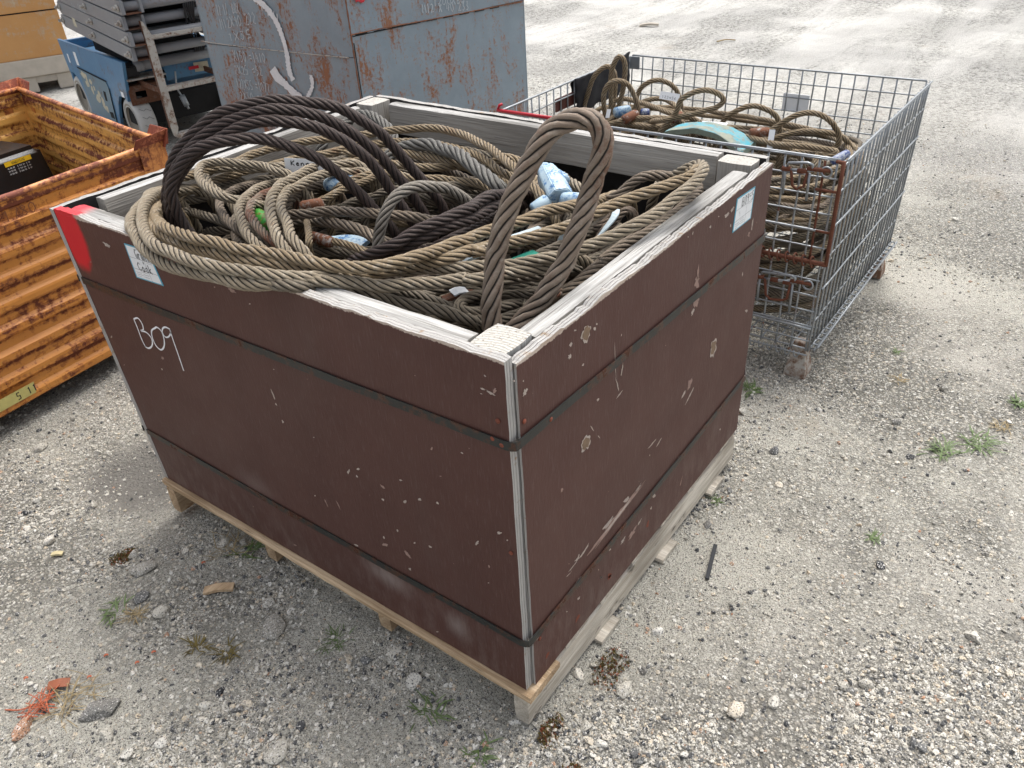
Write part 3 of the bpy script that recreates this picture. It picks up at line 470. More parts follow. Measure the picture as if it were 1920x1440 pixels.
["basket_rope",20,"tan","round wire rope eye leaning right in the middle of the mesh basket","",[[1900,708,640],[1913,684,674],[1925,659,711],[1930,649,752],[1943,623,776],[1964,580,787],[1986,536,778],[1998,513,755],[1988,532,730],[1963,582,712],[1934,640,698],[1909,692,686],[1990,798,640]]],
["basket_rope",20,"tan","low wire rope eye directly right of the white paper in the mesh basket","",[[2038,540,620],[2045,525,671],[2056,497,698],[2077,447,719],[2099,394,711],[2114,358,685],[2120,342,648],[2122,337,606]]],
["basket_rope",20,"tan","large wire rope eye with a rusty ferrule in the right half of the mesh basket","",[[1972,380,660],[1990,330,672],[2004,290,705],[2019,250,729],[2037,201,732],[2053,156,712],[2065,124,674],[2068,117,634],[2062,134,605],[1828,112,660]]],
["basket_rope",20,"tan","dull wire rope eye behind the large one at the right end of the mesh basket","",[[2040,342,620],[2054,300,642],[2074,243,656],[2096,177,657],[2114,125,644],[2126,91,613],[2133,71,573]]],
["basket_rope",20,"tan","straight wire rope lying under the large eye at the right end of the mesh basket","",[[1914,424,660],[1860,280,670],[1836,171,680],[1847,92,680],[1843,57,675],[1833,77,660],[1860,198,650]]],
["basket_rope",20,"tan","wire rope sloping down right from the far left eyes in the mesh basket","",[[2110,1052,630],[2164,1041,660],[2145,944,670],[2099,837,670],[2063,729,660],[2104,661,640]]],
["basket_rope",20,"tan","curved wire rope below the white printed tag in the mesh basket","",[[2119,950,630],[2194,928,660],[2252,885,660],[2215,804,650],[2172,752,630]]],
["basket_rope",20,"tan","wire rope ending in the rusty ferrule at the left of the mesh basket","",[[1896,927,640],[1907,883,660],[1952,858,660],[1997,783,660],[2043,709,650]]],
["basket_rope",20,"tan","wire rope lying behind the front rail at the left of the mesh basket","",[[1961,944,630],[1946,855,640],[1956,761,640],[2051,712,630],[2134,654,620]]],
["basket_rope",20,"tan","wire rope crossing beneath the blue pad of the mesh basket","",[[2083,632,640],[2005,506,650],[1956,415,650],[1961,356,640],[1944,225,630]]]]
METAL={"seamL":[[1.1447,0.7457],[0.7879,0.7363],[0.3856,0.7321],[0.0347,0.732]],"seamR":[[-0.0096,0.8375],[0.1962,0.8382],[0.4658,0.8312],[0.8345,0.828],[1.1489,0.8237]],"arrow":[[0.6285,0.9822],[0.5547,0.9427],[0.4978,0.8754],[0.4739,0.801],[0.4657,0.7244],[0.4734,0.632],[0.457,0.5932]],"arrow2":[[0.5888,0.6234],[0.5309,0.5737],[0.4648,0.5249],[0.4138,0.4939]],"arrow3":[[0.3178,0.6306],[0.3204,0.5777],[0.3767,0.5137]],"blob":[[0.5475,0.586]],"txt":[["12 1/. BOX",[[0.9438,0.9133],[0.7602,0.9303]],0.05],["M12X90 222",[[0.9411,0.8426],[0.6441,0.8893]],0.05],["1X35",[[0.9008,0.7781],[0.6997,0.8097]],0.04],["X150 =1410",[[0.8915,0.6866],[0.6363,0.6924]],0.05],["2X25 =52",[[0.9097,0.6134],[0.6791,0.6248]],0.045],["122X55 =1077",[[0.9227,0.5418],[0.6537,0.5361]],0.05],["2X30 =113",[[0.9153,0.4764],[0.6557,0.4771]],0.045],["N 12",[[0.7334,0.328],[0.6319,0.3098]],0.05]],"txtR":[["M12 X 40 233",[[0.4396,0.89],[0.7538,0.8604]],0.04],["1200X60",[[0.5125,0.9119],[0.7277,0.8949]],0.04]]}
STROKES=[[[1.0925,0.6664],[1.09,0.6433],[1.0891,0.6112],[1.0839,0.5923]],[[1.0925,0.6664],[1.0697,0.6748],[1.0607,0.6636],[1.0637,0.6469],[1.0807,0.638],[1.0545,0.6417],[1.0396,0.6301],[1.0473,0.6097],[1.0713,0.5929],[1.0862,0.5936]],[[1.0052,0.6678],[1.0273,0.6536],[1.0347,0.6316],[1.0308,0.6127],[1.0165,0.6058],[0.9961,0.6194],[0.983,0.6431],[0.9827,0.6666],[0.9972,0.6721],[1.0052,0.6678]],[[0.9406,0.6827],[0.957,0.6837],[0.9725,0.6754],[0.9796,0.6636],[0.975,0.6534],[0.9583,0.6583],[0.9406,0.677],[0.9419,0.6823],[0.9428,0.6552],[0.9417,0.6165],[0.9415,0.5724]]]
CHIPSL=[[1.0927,0.8531,-0.0188,-0.005,0.0075,-0.0052,0],[0.6557,0.8527,-0.0146,-0.0026,0.0053,-0.0052,1],[0.6071,0.8357,-0.0034,0.0009,0.0008,-0.0021,0],[0.5842,0.6947,-0.0025,0.0008,0.0005,-0.0016,0],[1.0198,0.5816,-0.0021,-0.0047,0.0082,-0.0049,1],[1.0423,0.5431,-0.0016,-0.0034,0.0045,-0.0027,0],[0.6098,0.6246,-0.0024,-0.0166,0.0028,-0.0016,0],[0.6084,0.6009,-0.0022,-0.0041,0.0032,-0.0023,0],[1.242,0.5738,-0.0067,0.0057,-0.0044,-0.0004,0],[1.2317,0.4939,-0.0048,0.0043,-0.0017,-0.0001,0],[1.2018,0.787,-0.006,0.0014,0.0017,-0.0026,1],[0.7122,0.8449,-0.0037,0.0009,0.0009,-0.0022,1],[0.6006,0.5587,-0.0009,-0.0056,0.0041,-0.0026,0],[0.5056,0.5562,-0.003,0.0012,0.0005,-0.002,0],[0.1026,0.6862,-0.0035,-0.0016,0.0015,-0.0021,0],[0.4182,0.5041,-0.0064,0.0093,-0.0033,-0.0003,0],[0.3849,0.5258,-0.0069,0.003,0.0008,-0.0038,0],[0.3944,0.5032,-0.0025,-0.0045,0.0027,-0.0024,0],[0.2669,0.5509,-0.0049,0.0005,0.0014,-0.003,0],[0.3214,0.509,-0.0063,-0.0026,0.0031,-0.0041,1],[0.3286,0.4726,-0.0046,-0.0004,0.0027,-0.0043,0],[0.2647,0.4976,-0.0048,0.0083,-0.0039,-0.0003,0],[0.2236,0.5231,-0.0066,0.0032,0.0007,-0.0042,0],[0.1777,0.537,-0.0039,-0.0016,0.0022,-0.0031,0],[0.3025,0.4018,-0.0023,-0.0041,0.0032,-0.0032,0],[0.3479,0.3592,-0.0019,-0.0034,0.0034,-0.0034,0],[0.3503,0.3368,-0.0093,-0.0004,0.0049,-0.0082,1],[0.2849,0.3458,-0.012,-0.0103,0.0048,-0.0059,1],[0.2849,0.302,-0.0044,-0.0016,0.0033,-0.0049,0],[0.2144,0.405,-0.0064,-0.0004,0.002,-0.0037,0],[0.2573,0.3921,-0.0039,0.0021,0.0004,-0.0027,0],[0.0895,0.4826,-0.0059,0.0096,-0.0027,-0.0011,0],[0.0361,0.5356,-0.007,0.0037,0.0004,-0.0045,0],[0.0184,0.5274,-0.0025,0.0013,0.0001,-0.0022,0],[0.0666,0.4355,-0.0015,-0.0052,0.0026,-0.0025,1],[0.0724,0.3879,-0.0022,0.0013,0.0002,-0.0019,0],[0.4464,0.2834,-0.0088,-0.0002,0.0027,-0.0044,0],[0.5524,0.376,-0.0041,0.0019,0.0009,-0.003,0],[0.1599,0.609,-0.0033,0.0015,0.0003,-0.0022,1],[0.1725,0.6666,-0.0034,0.0074,-0.0025,0.0002,1],[0.5182,0.3718,-0.0049,-0.0152,0.0025,-0.002,1],[0.4767,0.3856,-0.0058,-0.0174,0.0023,-0.0019,1],[0.233,0.1406,-0.0049,0.0033,0.0004,-0.0032,0],[0.6856,0.1537,-0.007,0.0001,0.0029,-0.0042,1],[0.0366,0.8639,-0.0036,-0.0008,0.001,-0.0017,0],[0.0434,0.8377,-0.0059,-0.0006,0.0011,-0.0023,0],[0.0277,0.8356,-0.0091,-0.0031,0.0019,-0.003,0],[0.0473,0.8272,-0.0034,0.0001,0.0005,-0.0011,0],[0.02,0.8425,-0.0046,0.0081,-0.0036,-0.0008,1]]
CHIPSR=[[0.2186,0.8438,0.009,0.0156,0.0145,-0.0095,2],[0.171,0.8458,0.0036,0.0041,0.0047,-0.0036,0],[0.167,0.8235,0.0038,0.0044,0.0063,-0.0049,0],[0.1851,0.8651,0.0057,-0.0028,0.0,-0.002,0],[0.2464,0.8384,0.0014,0.004,0.0055,-0.0032,0],[0.2538,0.8439,0.0009,0.0028,0.0036,-0.0021,0],[0.2091,0.7853,0.0033,0.0018,0.0031,-0.0028,0],[0.0379,0.8278,0.0075,0.0049,0.0054,-0.0052,0],[0.013,0.8626,0.001,0.0024,0.0027,-0.0018,0],[0.0357,0.8498,0.0008,0.0019,0.0019,-0.0013,0],[0.3206,0.7369,-0.0042,0.0477,0.0018,-0.0009,0],[0.3311,0.6733,0.0112,-0.0293,-0.0024,0.001,0],[0.3478,0.6975,0.0059,0.0193,0.0029,-0.0018,0],[0.3406,0.6464,0.0154,0.0029,0.0024,-0.0025,0],[0.3424,0.7774,0.001,0.0033,0.0024,-0.0015,0],[0.2594,0.6815,0.0015,0.0045,0.0046,-0.0032,0],[0.2168,0.6087,0.0107,0.0123,0.0142,-0.0128,2],[0.2385,0.6299,0.0075,-0.0131,-0.0025,0.0007,0],[0.2636,0.5934,0.0058,-0.0083,-0.0014,0.0001,0],[0.7949,0.5155,0.0053,0.027,0.0213,-0.0127,2],[0.6717,0.481,0.0099,0.0139,0.0115,-0.0083,1],[0.6399,0.4685,0.0168,0.0084,0.0043,-0.0036,0],[0.6819,0.4465,0.0303,0.015,0.0045,-0.0038,0],[0.1332,0.5563,0.003,0.0054,0.004,-0.0038,1],[0.4951,0.4246,0.0251,0.0014,0.0029,-0.0032,0],[0.5276,0.4057,0.0151,0.0061,0.003,-0.0029,0],[0.3473,0.3258,0.1405,0.0157,0.0074,-0.0094,3],[0.3039,0.3362,0.036,0.003,0.0069,-0.0092,0],[0.3829,0.3439,0.0158,0.0004,0.008,-0.0102,0],[0.4331,0.3386,0.0218,0.004,0.0045,-0.0052,0],[0.2076,0.3366,0.0306,0.0098,0.003,-0.0039,0],[0.1654,0.3313,0.0258,0.0022,0.0016,-0.0024,0],[0.4147,0.2186,0.0235,0.0086,0.0081,-0.0095,1],[0.3716,0.2313,0.0123,0.0046,0.0053,-0.0065,0],[0.4494,0.2255,0.013,0.0047,0.0033,-0.0039,0],[0.5177,0.2534,0.008,0.0029,0.0089,-0.0096,0],[0.5054,0.2251,0.0032,0.0036,0.0048,-0.0047,0],[0.6689,0.1892,0.0073,0.0152,0.004,-0.0035,1],[0.3137,0.2516,0.0062,-0.0001,0.0032,-0.0045,0],[0.2775,0.199,0.0031,0.0012,0.0049,-0.0065,0],[0.3158,0.1691,0.0034,0.0066,0.0082,-0.0089,4],[0.1852,0.2706,0.0088,0.01,0.0087,-0.0104,1],[0.4931,0.1846,0.0041,0.0082,0.0059,-0.0056,4],[0.4844,0.398,0.0008,0.0031,0.0023,-0.0018,0],[0.9005,0.2037,0.005,0.0016,0.0051,-0.0045,0],[0.0225,0.7316,0.0023,0.0027,0.0018,-0.0017,0],[0.1084,0.8881,0.0027,0.0007,0.0011,-0.0012,0],[0.668,0.763,-0.0006,0.028,0.0059,-0.0027,1],[0.6673,0.746,0.0011,0.0189,0.0198,-0.0095,1],[0.6731,0.6946,0.0089,0.0199,0.0149,-0.0085,1],[0.6576,0.6769,0.0054,0.0106,0.0069,-0.0041,0],[0.7994,0.8486,0.0151,0.0027,0.0079,-0.0053,0],[0.8284,0.8511,0.0112,0.0053,0.007,-0.0039,0],[0.7136,0.8524,0.0028,0.0033,0.0057,-0.0029,0],[0.8275,0.8127,-0.0002,0.0048,0.0055,-0.0022,0],[0.9623,0.7633,0.0003,0.025,0.005,-0.0021,0],[0.9476,0.7478,0.0037,0.0076,0.01,-0.0047,1],[0.9351,0.6489,0.0012,0.0067,0.0045,-0.0022,0],[0.6268,0.8705,0.0026,0.0048,0.0023,-0.0011,0],[0.6058,0.8705,0.002,0.001,0.002,-0.0012,0],[0.7536,0.8606,0.0051,-0.0018,0.0004,-0.0017,0],[0.9947,0.5206,0.0138,-0.0065,0.0017,-0.0062,0],[0.1829,0.2622,0.0152,0.0077,0.0091,-0.0122,1],[0.1851,0.2194,0.0061,0.0009,0.0033,-0.005,0],[0.1814,0.3374,0.011,0.0003,0.0034,-0.0051,0],[0.1871,0.3409,0.005,0.0057,0.0032,-0.0036,0],[0.1503,0.3224,0.0118,-0.0015,0.0011,-0.0019,0],[0.2771,0.199,0.0045,-0.0002,0.004,-0.0061,0],[0.1399,0.2226,0.0034,-0.0032,0.0,-0.0022,0],[0.3154,0.1666,0.0082,0.003,0.0042,-0.0054,4],[0.1811,0.1625,0.01,0.0048,0.0037,-0.0052,4],[0.0665,0.1648,0.008,0.004,0.0032,-0.0049,4],[0.0318,0.2498,0.009,0.0015,0.0034,-0.0059,1]]
LABELS=[[[1.0147,0.874],[0.9242,0.8759],[0.906,0.7986],[1.0103,0.7935]],[[0.8487,0.8675],[0.9535,0.8621],[0.947,0.7871],[0.8406,0.7902]]]
# ------------------------------------------------------------ ground
def vnoise(x, y, seed, f):
    r = np.random.default_rng(seed); T = r.random((256, 256)); x = x*f+37.3; y = y*f+11.7
    xi = np.floor(x).astype(int); yi = np.floor(y).astype(int); fx = x-xi; fy = y-yi; fx = fx*fx*(3-2*fx); fy = fy*fy*(3-2*fy)
    g = lambda a, b: T[a % 256, b % 256]
    return (g(xi, yi)*(1-fx)+g(xi+1, yi)*fx)*(1-fy)+(g(xi, yi+1)*(1-fx)+g(xi+1, yi+1)*fx)*fy
def ground_h(x, y):
    h = (vnoise(x, y, 1, .8)-.5)*.02 + (vnoise(x, y, 2, 3.1)-.5)*.014 + (vnoise(x, y, 3, 9)-.5)*.008 + (vnoise(x, y, 4, 28)-.5)*.004
    far = np.clip((np.hypot(x-1, y-1)-3)/6, 0, 1); h = h*(1+far*1.2) - .002
    h -= .035*np.exp(-((x-.02)/.16)**2-((y-1.52)/.22)**2); h -= .008*np.exp(-((x+.25)/.3)**2-((y-1.3)/.12)**2)
    under = ((x > -.05) & (x < 1.1) & (y > -.05) & (y < 1.3)); return np.where(under, np.minimum(h, -.002), h)
def lines(lo, hi):
    a = list(np.arange(lo, hi, .022)); s = .03; v = hi
    while v < 260: a.append(v); v += s; s *= 1.09
    s = .03; v = lo-.022; b = []
    while v > -260: b.append(v); v -= s; s *= 1.09
    return np.array(b[::-1]+a)
gx, gy = lines(-1.4, 3.0), lines(-1.4, 2.6); X, Y = np.meshgrid(gx, gy, indexing='ij'); Z = ground_h(X, Y); nx, ny = X.shape
me = bpy.data.meshes.new('ground'); me.vertices.add(nx*ny); me.vertices.foreach_set('co', np.stack([X, Y, Z], -1).reshape(-1))
i, j = np.meshgrid(np.arange(nx-1), np.arange(ny-1), indexing='ij'); F = np.stack([i*ny+j, (i+1)*ny+j, (i+1)*ny+j+1, i*ny+j+1], -1).reshape(-1, 4)
me.loops.add(F.size); me.loops.foreach_set('vertex_index', F.reshape(-1).astype('i4')); me.polygons.add(len(F))
me.polygons.foreach_set('loop_start', np.arange(0, F.size, 4, dtype='i4')); me.polygons.foreach_set('loop_total', np.full(len(F), 4, dtype='i4')); me.polygons.foreach_set('use_smooth', np.ones(len(F), bool)); me.update(calc_edges=True)
tag(link('ground', me, None, G['ground']), kind='structure')
# ---- loose stones
def ico(sub):
    bm = bmesh.new(); bmesh.ops.create_icosphere(bm, subdivisions=sub, radius=1); v = np.array([q.co[:] for q in bm.verts]); f = np.array([[q.index for q in p.verts] for p in bm.faces]); bm.free(); return v, f
def stones(name, n, smin, smax, sub, region, dens, power=2.2):
    v0, f0 = ico(sub); m = len(v0); var = []
    for k in range(10):
        d = np.stack([np.ones(m)]*3, 1)*(1+.0*m); w = v0.copy()
        for _ in range(5 if sub == 1 else 9):       # cut facets for an angular stone
            nn = NR.normal(size=3); nn /= np.linalg.norm(nn); h = NR.uniform(.45, .9); q = w@nn; w -= np.outer(np.clip(q-h, 0, None), nn)
        w *= NR.uniform(.85, 1.12, (m, 1)) if sub == 1 else NR.uniform(.96, 1.04, (m, 1)); var.append(w*np.array([1, NR.uniform(.6, .95), NR.uniform(.5, .8)]))
    P = []
    while len(P) < n:
        x = NR.uniform(region[0], region[1], 20000); y = NR.uniform(region[2], region[3], 20000)
        d = np.hypot(x+.786, y+.629); az = np.arctan2(y+.629, x+.786)
        patch = vnoise(x, y, 9, 2.1)*.6+vnoise(x, y, 10, 6)*.4
        pr = np.clip(dens/np.maximum(d, .6)**1.9, 0, 1)*np.clip((patch-.34)*3.8, .18, 1)
        trough = np.exp(-((x-.03)/.17)**2-((y-1.5)/.24)**2); pr *= (1-.97*trough)
        ok = (NR.random(20000) < pr) & (az > -.42) & (az < 1.95) & ~((x > .03) & (x < 1.02) & (y > .03) & (y < 1.24))
        P += list(zip(x[ok], y[ok]))
    P = np.array(P[:n]); s = smin*(1-NR.random(n))**(-1/power); s = np.minimum(s, smax)
    ang = NR.uniform(0, 6.28, n); tilt = NR.normal(0, .25, (n, 2)); V = np.empty((n, m, 3)); which = NR.integers(0, 10, n); var = np.array(var)
    L = var[which]*s[:, None, None]; c, q = np.cos(ang)[:, None], np.sin(ang)[:, None]
    V[..., 0] = c*L[..., 0]-q*L[..., 1]; V[..., 1] = q*L[..., 0]+c*L[..., 1]; V[..., 2] = L[..., 2]+tilt[:, :1]*L[..., 0]+tilt[:, 1:]*L[..., 1]
    V[..., 0] += P[:, :1]; V[..., 1] += P[:, 1:]; V[..., 2] += (ground_h(P[:, 0], P[:, 1])+s*NR.uniform(-.15, .35, n))[:, None]
    Fa = (f0[None]+(np.arange(n)*m)[:, None, None]).reshape(-1, 3); me = bpy.data.meshes.new(name); me.vertices.add(n*m); me.vertices.foreach_set('co', V.reshape(-1))
    me.loops.add(Fa.size); me.loops.foreach_set('vertex_index', Fa.reshape(-1).astype('i4')); me.polygons.add(len(Fa))
    me.polygons.foreach_set('loop_start', np.arange(0, Fa.size, 3, dtype='i4')); me.polygons.foreach_set('loop_total', np.full(len(Fa), 3, dtype='i4')); me.polygons.foreach_set('use_smooth', np.zeros(len(Fa), bool)); me.update(calc_edges=True)
    a = me.attributes.new('tint', 'FLOAT', 'POINT'); a.data.foreach_set('value', np.repeat(NR.random(n), m).astype('f4'))
    return tag(link(name, me, None, G['stone']), kind='stuff')
tag(stones('gravel', 300000, .0015, .0075, 1, (-1.2, 4.8, -1.5, 5.5), 1.5, 2.1), 'loose grey and white granite gravel strewn over the dusty yard')
tag(stones('gravel_stones', 5200, .0055, .022, 2, (-1.2, 3.5, -1.4, 4.5), 1.6, 3.4), 'larger speckled granite stones lying among the gravel')
def rock(x, y, r, tint, label, sq=(1, .75, .55), rot=0):
    v, f = ico(4); rg = np.random.default_rng(int(abs(x*7919+y*104729)) % 99991); w = v.copy()
    for _ in range(14): nn = rg.normal(size=3); nn /= np.linalg.norm(nn); h = rg.uniform(.55, .9); w -= np.outer(np.clip(w@nn-h, 0, None), nn)*.9
    w = np.array([Vector(p)*(1+.09*noise.noise(Vector(p)*4+Vector((x*9, y*9, 0)))+.05*noise.noise(Vector(p)*11)) for p in w])*np.array(sq)*r
    c, s = math.cos(rot), math.sin(rot); w = w@np.array([[c, s, 0], [-s, c, 0], [0, 0, 1]]) + np.array([x, y, float(ground_h(np.array(x), np.array(y)))+r*sq[2]*.35])
    me = bpy.data.meshes.new('rock'); me.from_pydata([tuple(p) for p in w], [], [tuple(int(q) for q in p) for p in f]); a = me.attributes.new('tint', 'FLOAT', 'POINT'); a.data.foreach_set('value', [tint]*len(w))
    for p in me.polygons: p.use_smooth = True
    tag(link('rock', me, None, G['stone']), label, 'rock', 'rocks lying in the gravel')
for a in [(-.50, .80, .042, .2, 'flat dark speckled rock below the scrap of orange netting, largest in the left foreground', (1.3, .6, .5), -.6), (.185, -.125, .026, .52, 'round speckled pale rock beside the brown moss near the crate'), (.06, -.10, .017, .5, 'small round pale rock at the front foot of the pallet'),
          (-.62, .90, .026, 1.0, 'reddish brown rock at the left edge of the photo', (1.3, .6, .6), .4), (-.075, 1.88, .028, .46, 'pale speckled rock on the ground under the orange bin corner'), (-.26, .93, .026, .46, 'pale speckled rock between the two weeds left of the crate'), (-.13, .66, .034, .3, 'grey rock left of the middle pallet foot', (1.2, .8, .5), .8), (-.20, 1.10, .030, .35, 'flat dark grey rock in the row of stones left of the crate', (1.3, .7, .5), -.3),
          (-.18, 1.18, .022, .4, 'small speckled rock behind the flat dark one in the row of stones'), (-.26, 1.02, .024, .15, 'dark rock at the near end of the row of stones'), (.27, -.34, .024, .9, 'yellowish speckled rock in the right foreground gravel', (1, .8, .5)), (.33, -.40, .019, .6, 'whitish speckled rock further right in the foreground gravel'), (-.34, .40, .028, .45, 'pale rock half buried at the bottom edge of the photo', (1.2, .8, .4)),
          (-.03, .80, .020, .25, 'dark rock beside the small timber scrap near the pallet', (1.2, .7, .6)), (-.47, .62, .016, .7, 'white quartz rock near the bottom left corner of the photo')]:
    rock(*a)

# ------------------------------------------------------------ pallet
pal = thing('wooden_pallet', 'pale wooden pallet under the brown plywood crate, boards splintered at the edge', 'pallet', (.52, .62, 0))
for y in (.012, .42, .83, 1.215):
    board('stringer', (-.006 if y < .1 else -.012 if y > 1 else .012, y, .0535), (1.035, y, .0535), .038 if y > .1 else .036, .083, G['pallet_grey'] if y < .1 else G['pallet'], pal)
for k, x in enumerate((.043, .19, .335, .48, .63, .78, .985)):
    board('deck_board', (x, -.016 if k == 0 else -.002, .106), (x, 1.243, .106), .11 if k == 0 else .095, .021, G['pallet'] if k == 0 else G['pallet_grey'], pal, warp=.003)
for x in (.30, .60, .90): board('bottom_board', (x, -.024 if x < .7 else -.02, .006), (x, 1.22, .006), .085, .014, G['pallet_grey'], pal, warp=.003)
# ------------------------------------------------------------ crate
cr = thing('plywood_crate', 'large open crate of dark brown film faced plywood with bleached rim, full of wire ropes', 'crate', (.52, .62, .117))
def panel(name, P00, P10, P11, P01, nrm, th, nu, nv, mats_, jag, chips, plane, extra=None):
    """plywood sheet: outer face through the four corners, thickness th inwards (against nrm)"""
    A = [Vector(p) for p in (P00, P10, P11, P01)]; n = Vector(nrm).normalized(); mb = MB(); rg = random.Random(3)
    def pt(i, j):
        u, v = i/nu, j/nv; p = A[0].lerp(A[1], u).lerp(A[3].lerp(A[2], u), v)
        if j == nv: p = p + Vector((0, 0, jag*1.25*(noise.noise(Vector((u*9, 3, nu)))*.8+noise.noise(Vector((u*31, 7, nu)))*.5+noise.noise(Vector((u*90, 5, nu)))*.45)))
        if i in (0, nu): p = p + (A[1]-A[0]).normalized()*jag*.4*noise.noise(Vector((v*40, 1, nu)))
        return p
    Fp = [[pt(i, j) for j in range(nv+1)] for i in range(nu+1)]; Bp = [[q - n*th + (Vector((0, 0, jag*.7*noise.noise(Vector((i*.5, 9, 1))))) if j == nv else Vector()) for j, q in enumerate(r)] for i, r in enumerate(Fp)]
    idx = lambda i, j: i*(nv+1)+j; vs = [q for r in Fp for q in r]; k = len(vs); vs += [q for r in Bp for q in r]
    mb.add(vs, [(idx(i, j), idx(i+1, j), idx(i+1, j+1), idx(i, j+1)) for i in range(nu) for j in range(nv)], 0)
    b = 0; f2 = [(k+idx(i, j), k+idx(i, j+1), k+idx(i+1, j+1), k+idx(i+1, j)) for i in range(nu) for j in range(nv)]
    for f in f2: mb.f.append(list(f)); mb.mi.append(1); mb.sm.append(False)
    ed = [(idx(i, nv), idx(i+1, nv), k+idx(i+1, nv), k+idx(i, nv)) for i in range(nu)] + [(idx(i, 0), k+idx(i, 0), k+idx(i+1, 0), idx(i+1, 0)) for i in range(nu)] + [(idx(0, j), idx(0, j+1), k+idx(0, j+1), k+idx(0, j)) for j in range(nv)] + [(idx(nu, j), k+idx(nu, j), k+idx(nu, j+1), idx(nu, j+1)) for j in range(nv)]
    for f in ed: mb.f.append(list(f)); mb.mi.append(2); mb.sm.append(False)
    def blob(c, e1, e2, lift, mi, jg, nn=26, s=1.0, rg=rg):
        c, e1, e2 = Vector(c), Vector(e1)*s, Vector(e2)*s; vs = [c+n*lift]
        for q in range(nn):
            a = 2*math.pi*q/nn; r = .85+jg*1.1*noise.noise(Vector((math.cos(a)*1.6+c.y*50, math.sin(a)*1.6, c.z*40)))+rg.uniform(-jg, jg)*.35; vs.append(c+n*lift+e1*math.cos(a)*r+e2*math.sin(a)*r)
        mb.add(vs, [(0, 1+q, 1+(q+1) % nn) for q in range(nn)], mi)
    for (a, z, ea, ez, ga, gz, kd) in chips:
        s_ = .8 if kd in (0, 1) else 1.0; ea, ez, ga, gz = ea*s_, ez*s_, ga*s_, gz*s_
        to = (lambda a_, z_: (plane[1], a_, z_)) if plane[0] == 'x' else (lambda a_, z_: (a_, plane[1], z_))
        tv = (lambda a_, z_: (0, a_, z_)) if plane[0] == 'x' else (lambda a_, z_: (a_, 0, z_))
        nn = 60 if kd == 3 else 26
        blob(to(a, z), tv(ea, ez), tv(ga, gz), .0008, {0: 3, 1: 4, 2: 3, 3: 4, 4: 6}[kd], .55 if kd != 2 else .38, nn)
        if kd == 2: blob(to(a, z), tv(ea, ez), tv(ga, gz), .0011, 5, .35, nn, .80)
        if kd in (0, 3) and abs(ea)+abs(ez) > .006: blob(to(a, z), tv(ea, ez), tv(ga, gz), .0011, 3, .6, nn, .5)
    if extra: extra(mb, n)
    o = mb.build(name, mats_, cr); return o
film = lambda k, e: [G[k], G['film_in'], G[e], G['chip_white'], G['chip_pink'], G['chip_brown'], G['chip_rust'], G['marker']]
panel('side_panel', (0, 1.225, .119), (0, 0, .119), (0, -.002, .9), (0, 1.292, .9), (-1, 0, 0), .019, 120, 24, film('film_left', 'edge_x'), .005, CHIPSL, ('x', 0.0),
      lambda mb, n: [ribbon(mb, [(0, p[0], p[1]) for p in cspline([(q[0], q[1], 0) for q in s], .004)[0][:, :2]], .0042, n, 7, .0009, .12) for s in STROKES])
panel('side_panel', (.021, -.008, .119), (1.035, -.008, .119), (1.059, -.008, .884), (.021, -.008, .888), (0, -1, 0), .018, 110, 24, film('film_right', 'edge_y'), .006, CHIPSR, ('y', -.008))
panel('side_panel', (1.035, 1.245, .119), (.0, 1.245, .119), (.0, 1.312, .897), (1.062, 1.312, .905), (0, 1, 0), .018, 60, 10, film('film_right', 'edge_y'), .003, [], ('y', 1.3))
panel('side_panel', (1.055, .012, .119), (1.055, 1.225, .119), (1.083, 1.292, .905), (1.083, .012, .890), (1, 0, 0), .018, 60, 10, film('film_right', 'edge_back'), .003, [], ('x', 1.07))
H = .089
# rim boards inside the panels
tb = [G['lumber'], G['lumber_top']]
def rim(name, p0, p1, w, h, mt=G['lumber_top'], **k): return board(name, p0, p1, w, h, G['lumber'], cr, topmat=mt, **k)
rim('rim_board', (.041, .092, .850), (.041, 1.262, .853), .038, H, G['lumber_red'], warp=.002)
rim('rim_board', (.102, .030, .845), (.962, .034, .843), .040, H)
rim('rim_board', (.10, 1.267, .852), (.955, 1.267, .857), .038, H)
rim('rim_board', (1.030, .112, .853), (1.030, 1.185, .860), .040, H)
for (x, y, w, d, rz, zt) in ((.060, .052, .085, .072, 0, .893), (1.02, .062, .060, .085, 0, .893), (1.005, 1.243, .085, .07, 0, .908), (.060, 1.235, .04, .07, 0, .88)):
    board('corner_post', (x, y, .118), (x, y, zt), w, d, G['lumber'] if x > .5 else G['lumber_top'], cr, up=(0, 1, 0), bevel=.004, endmat=G['post_end'])
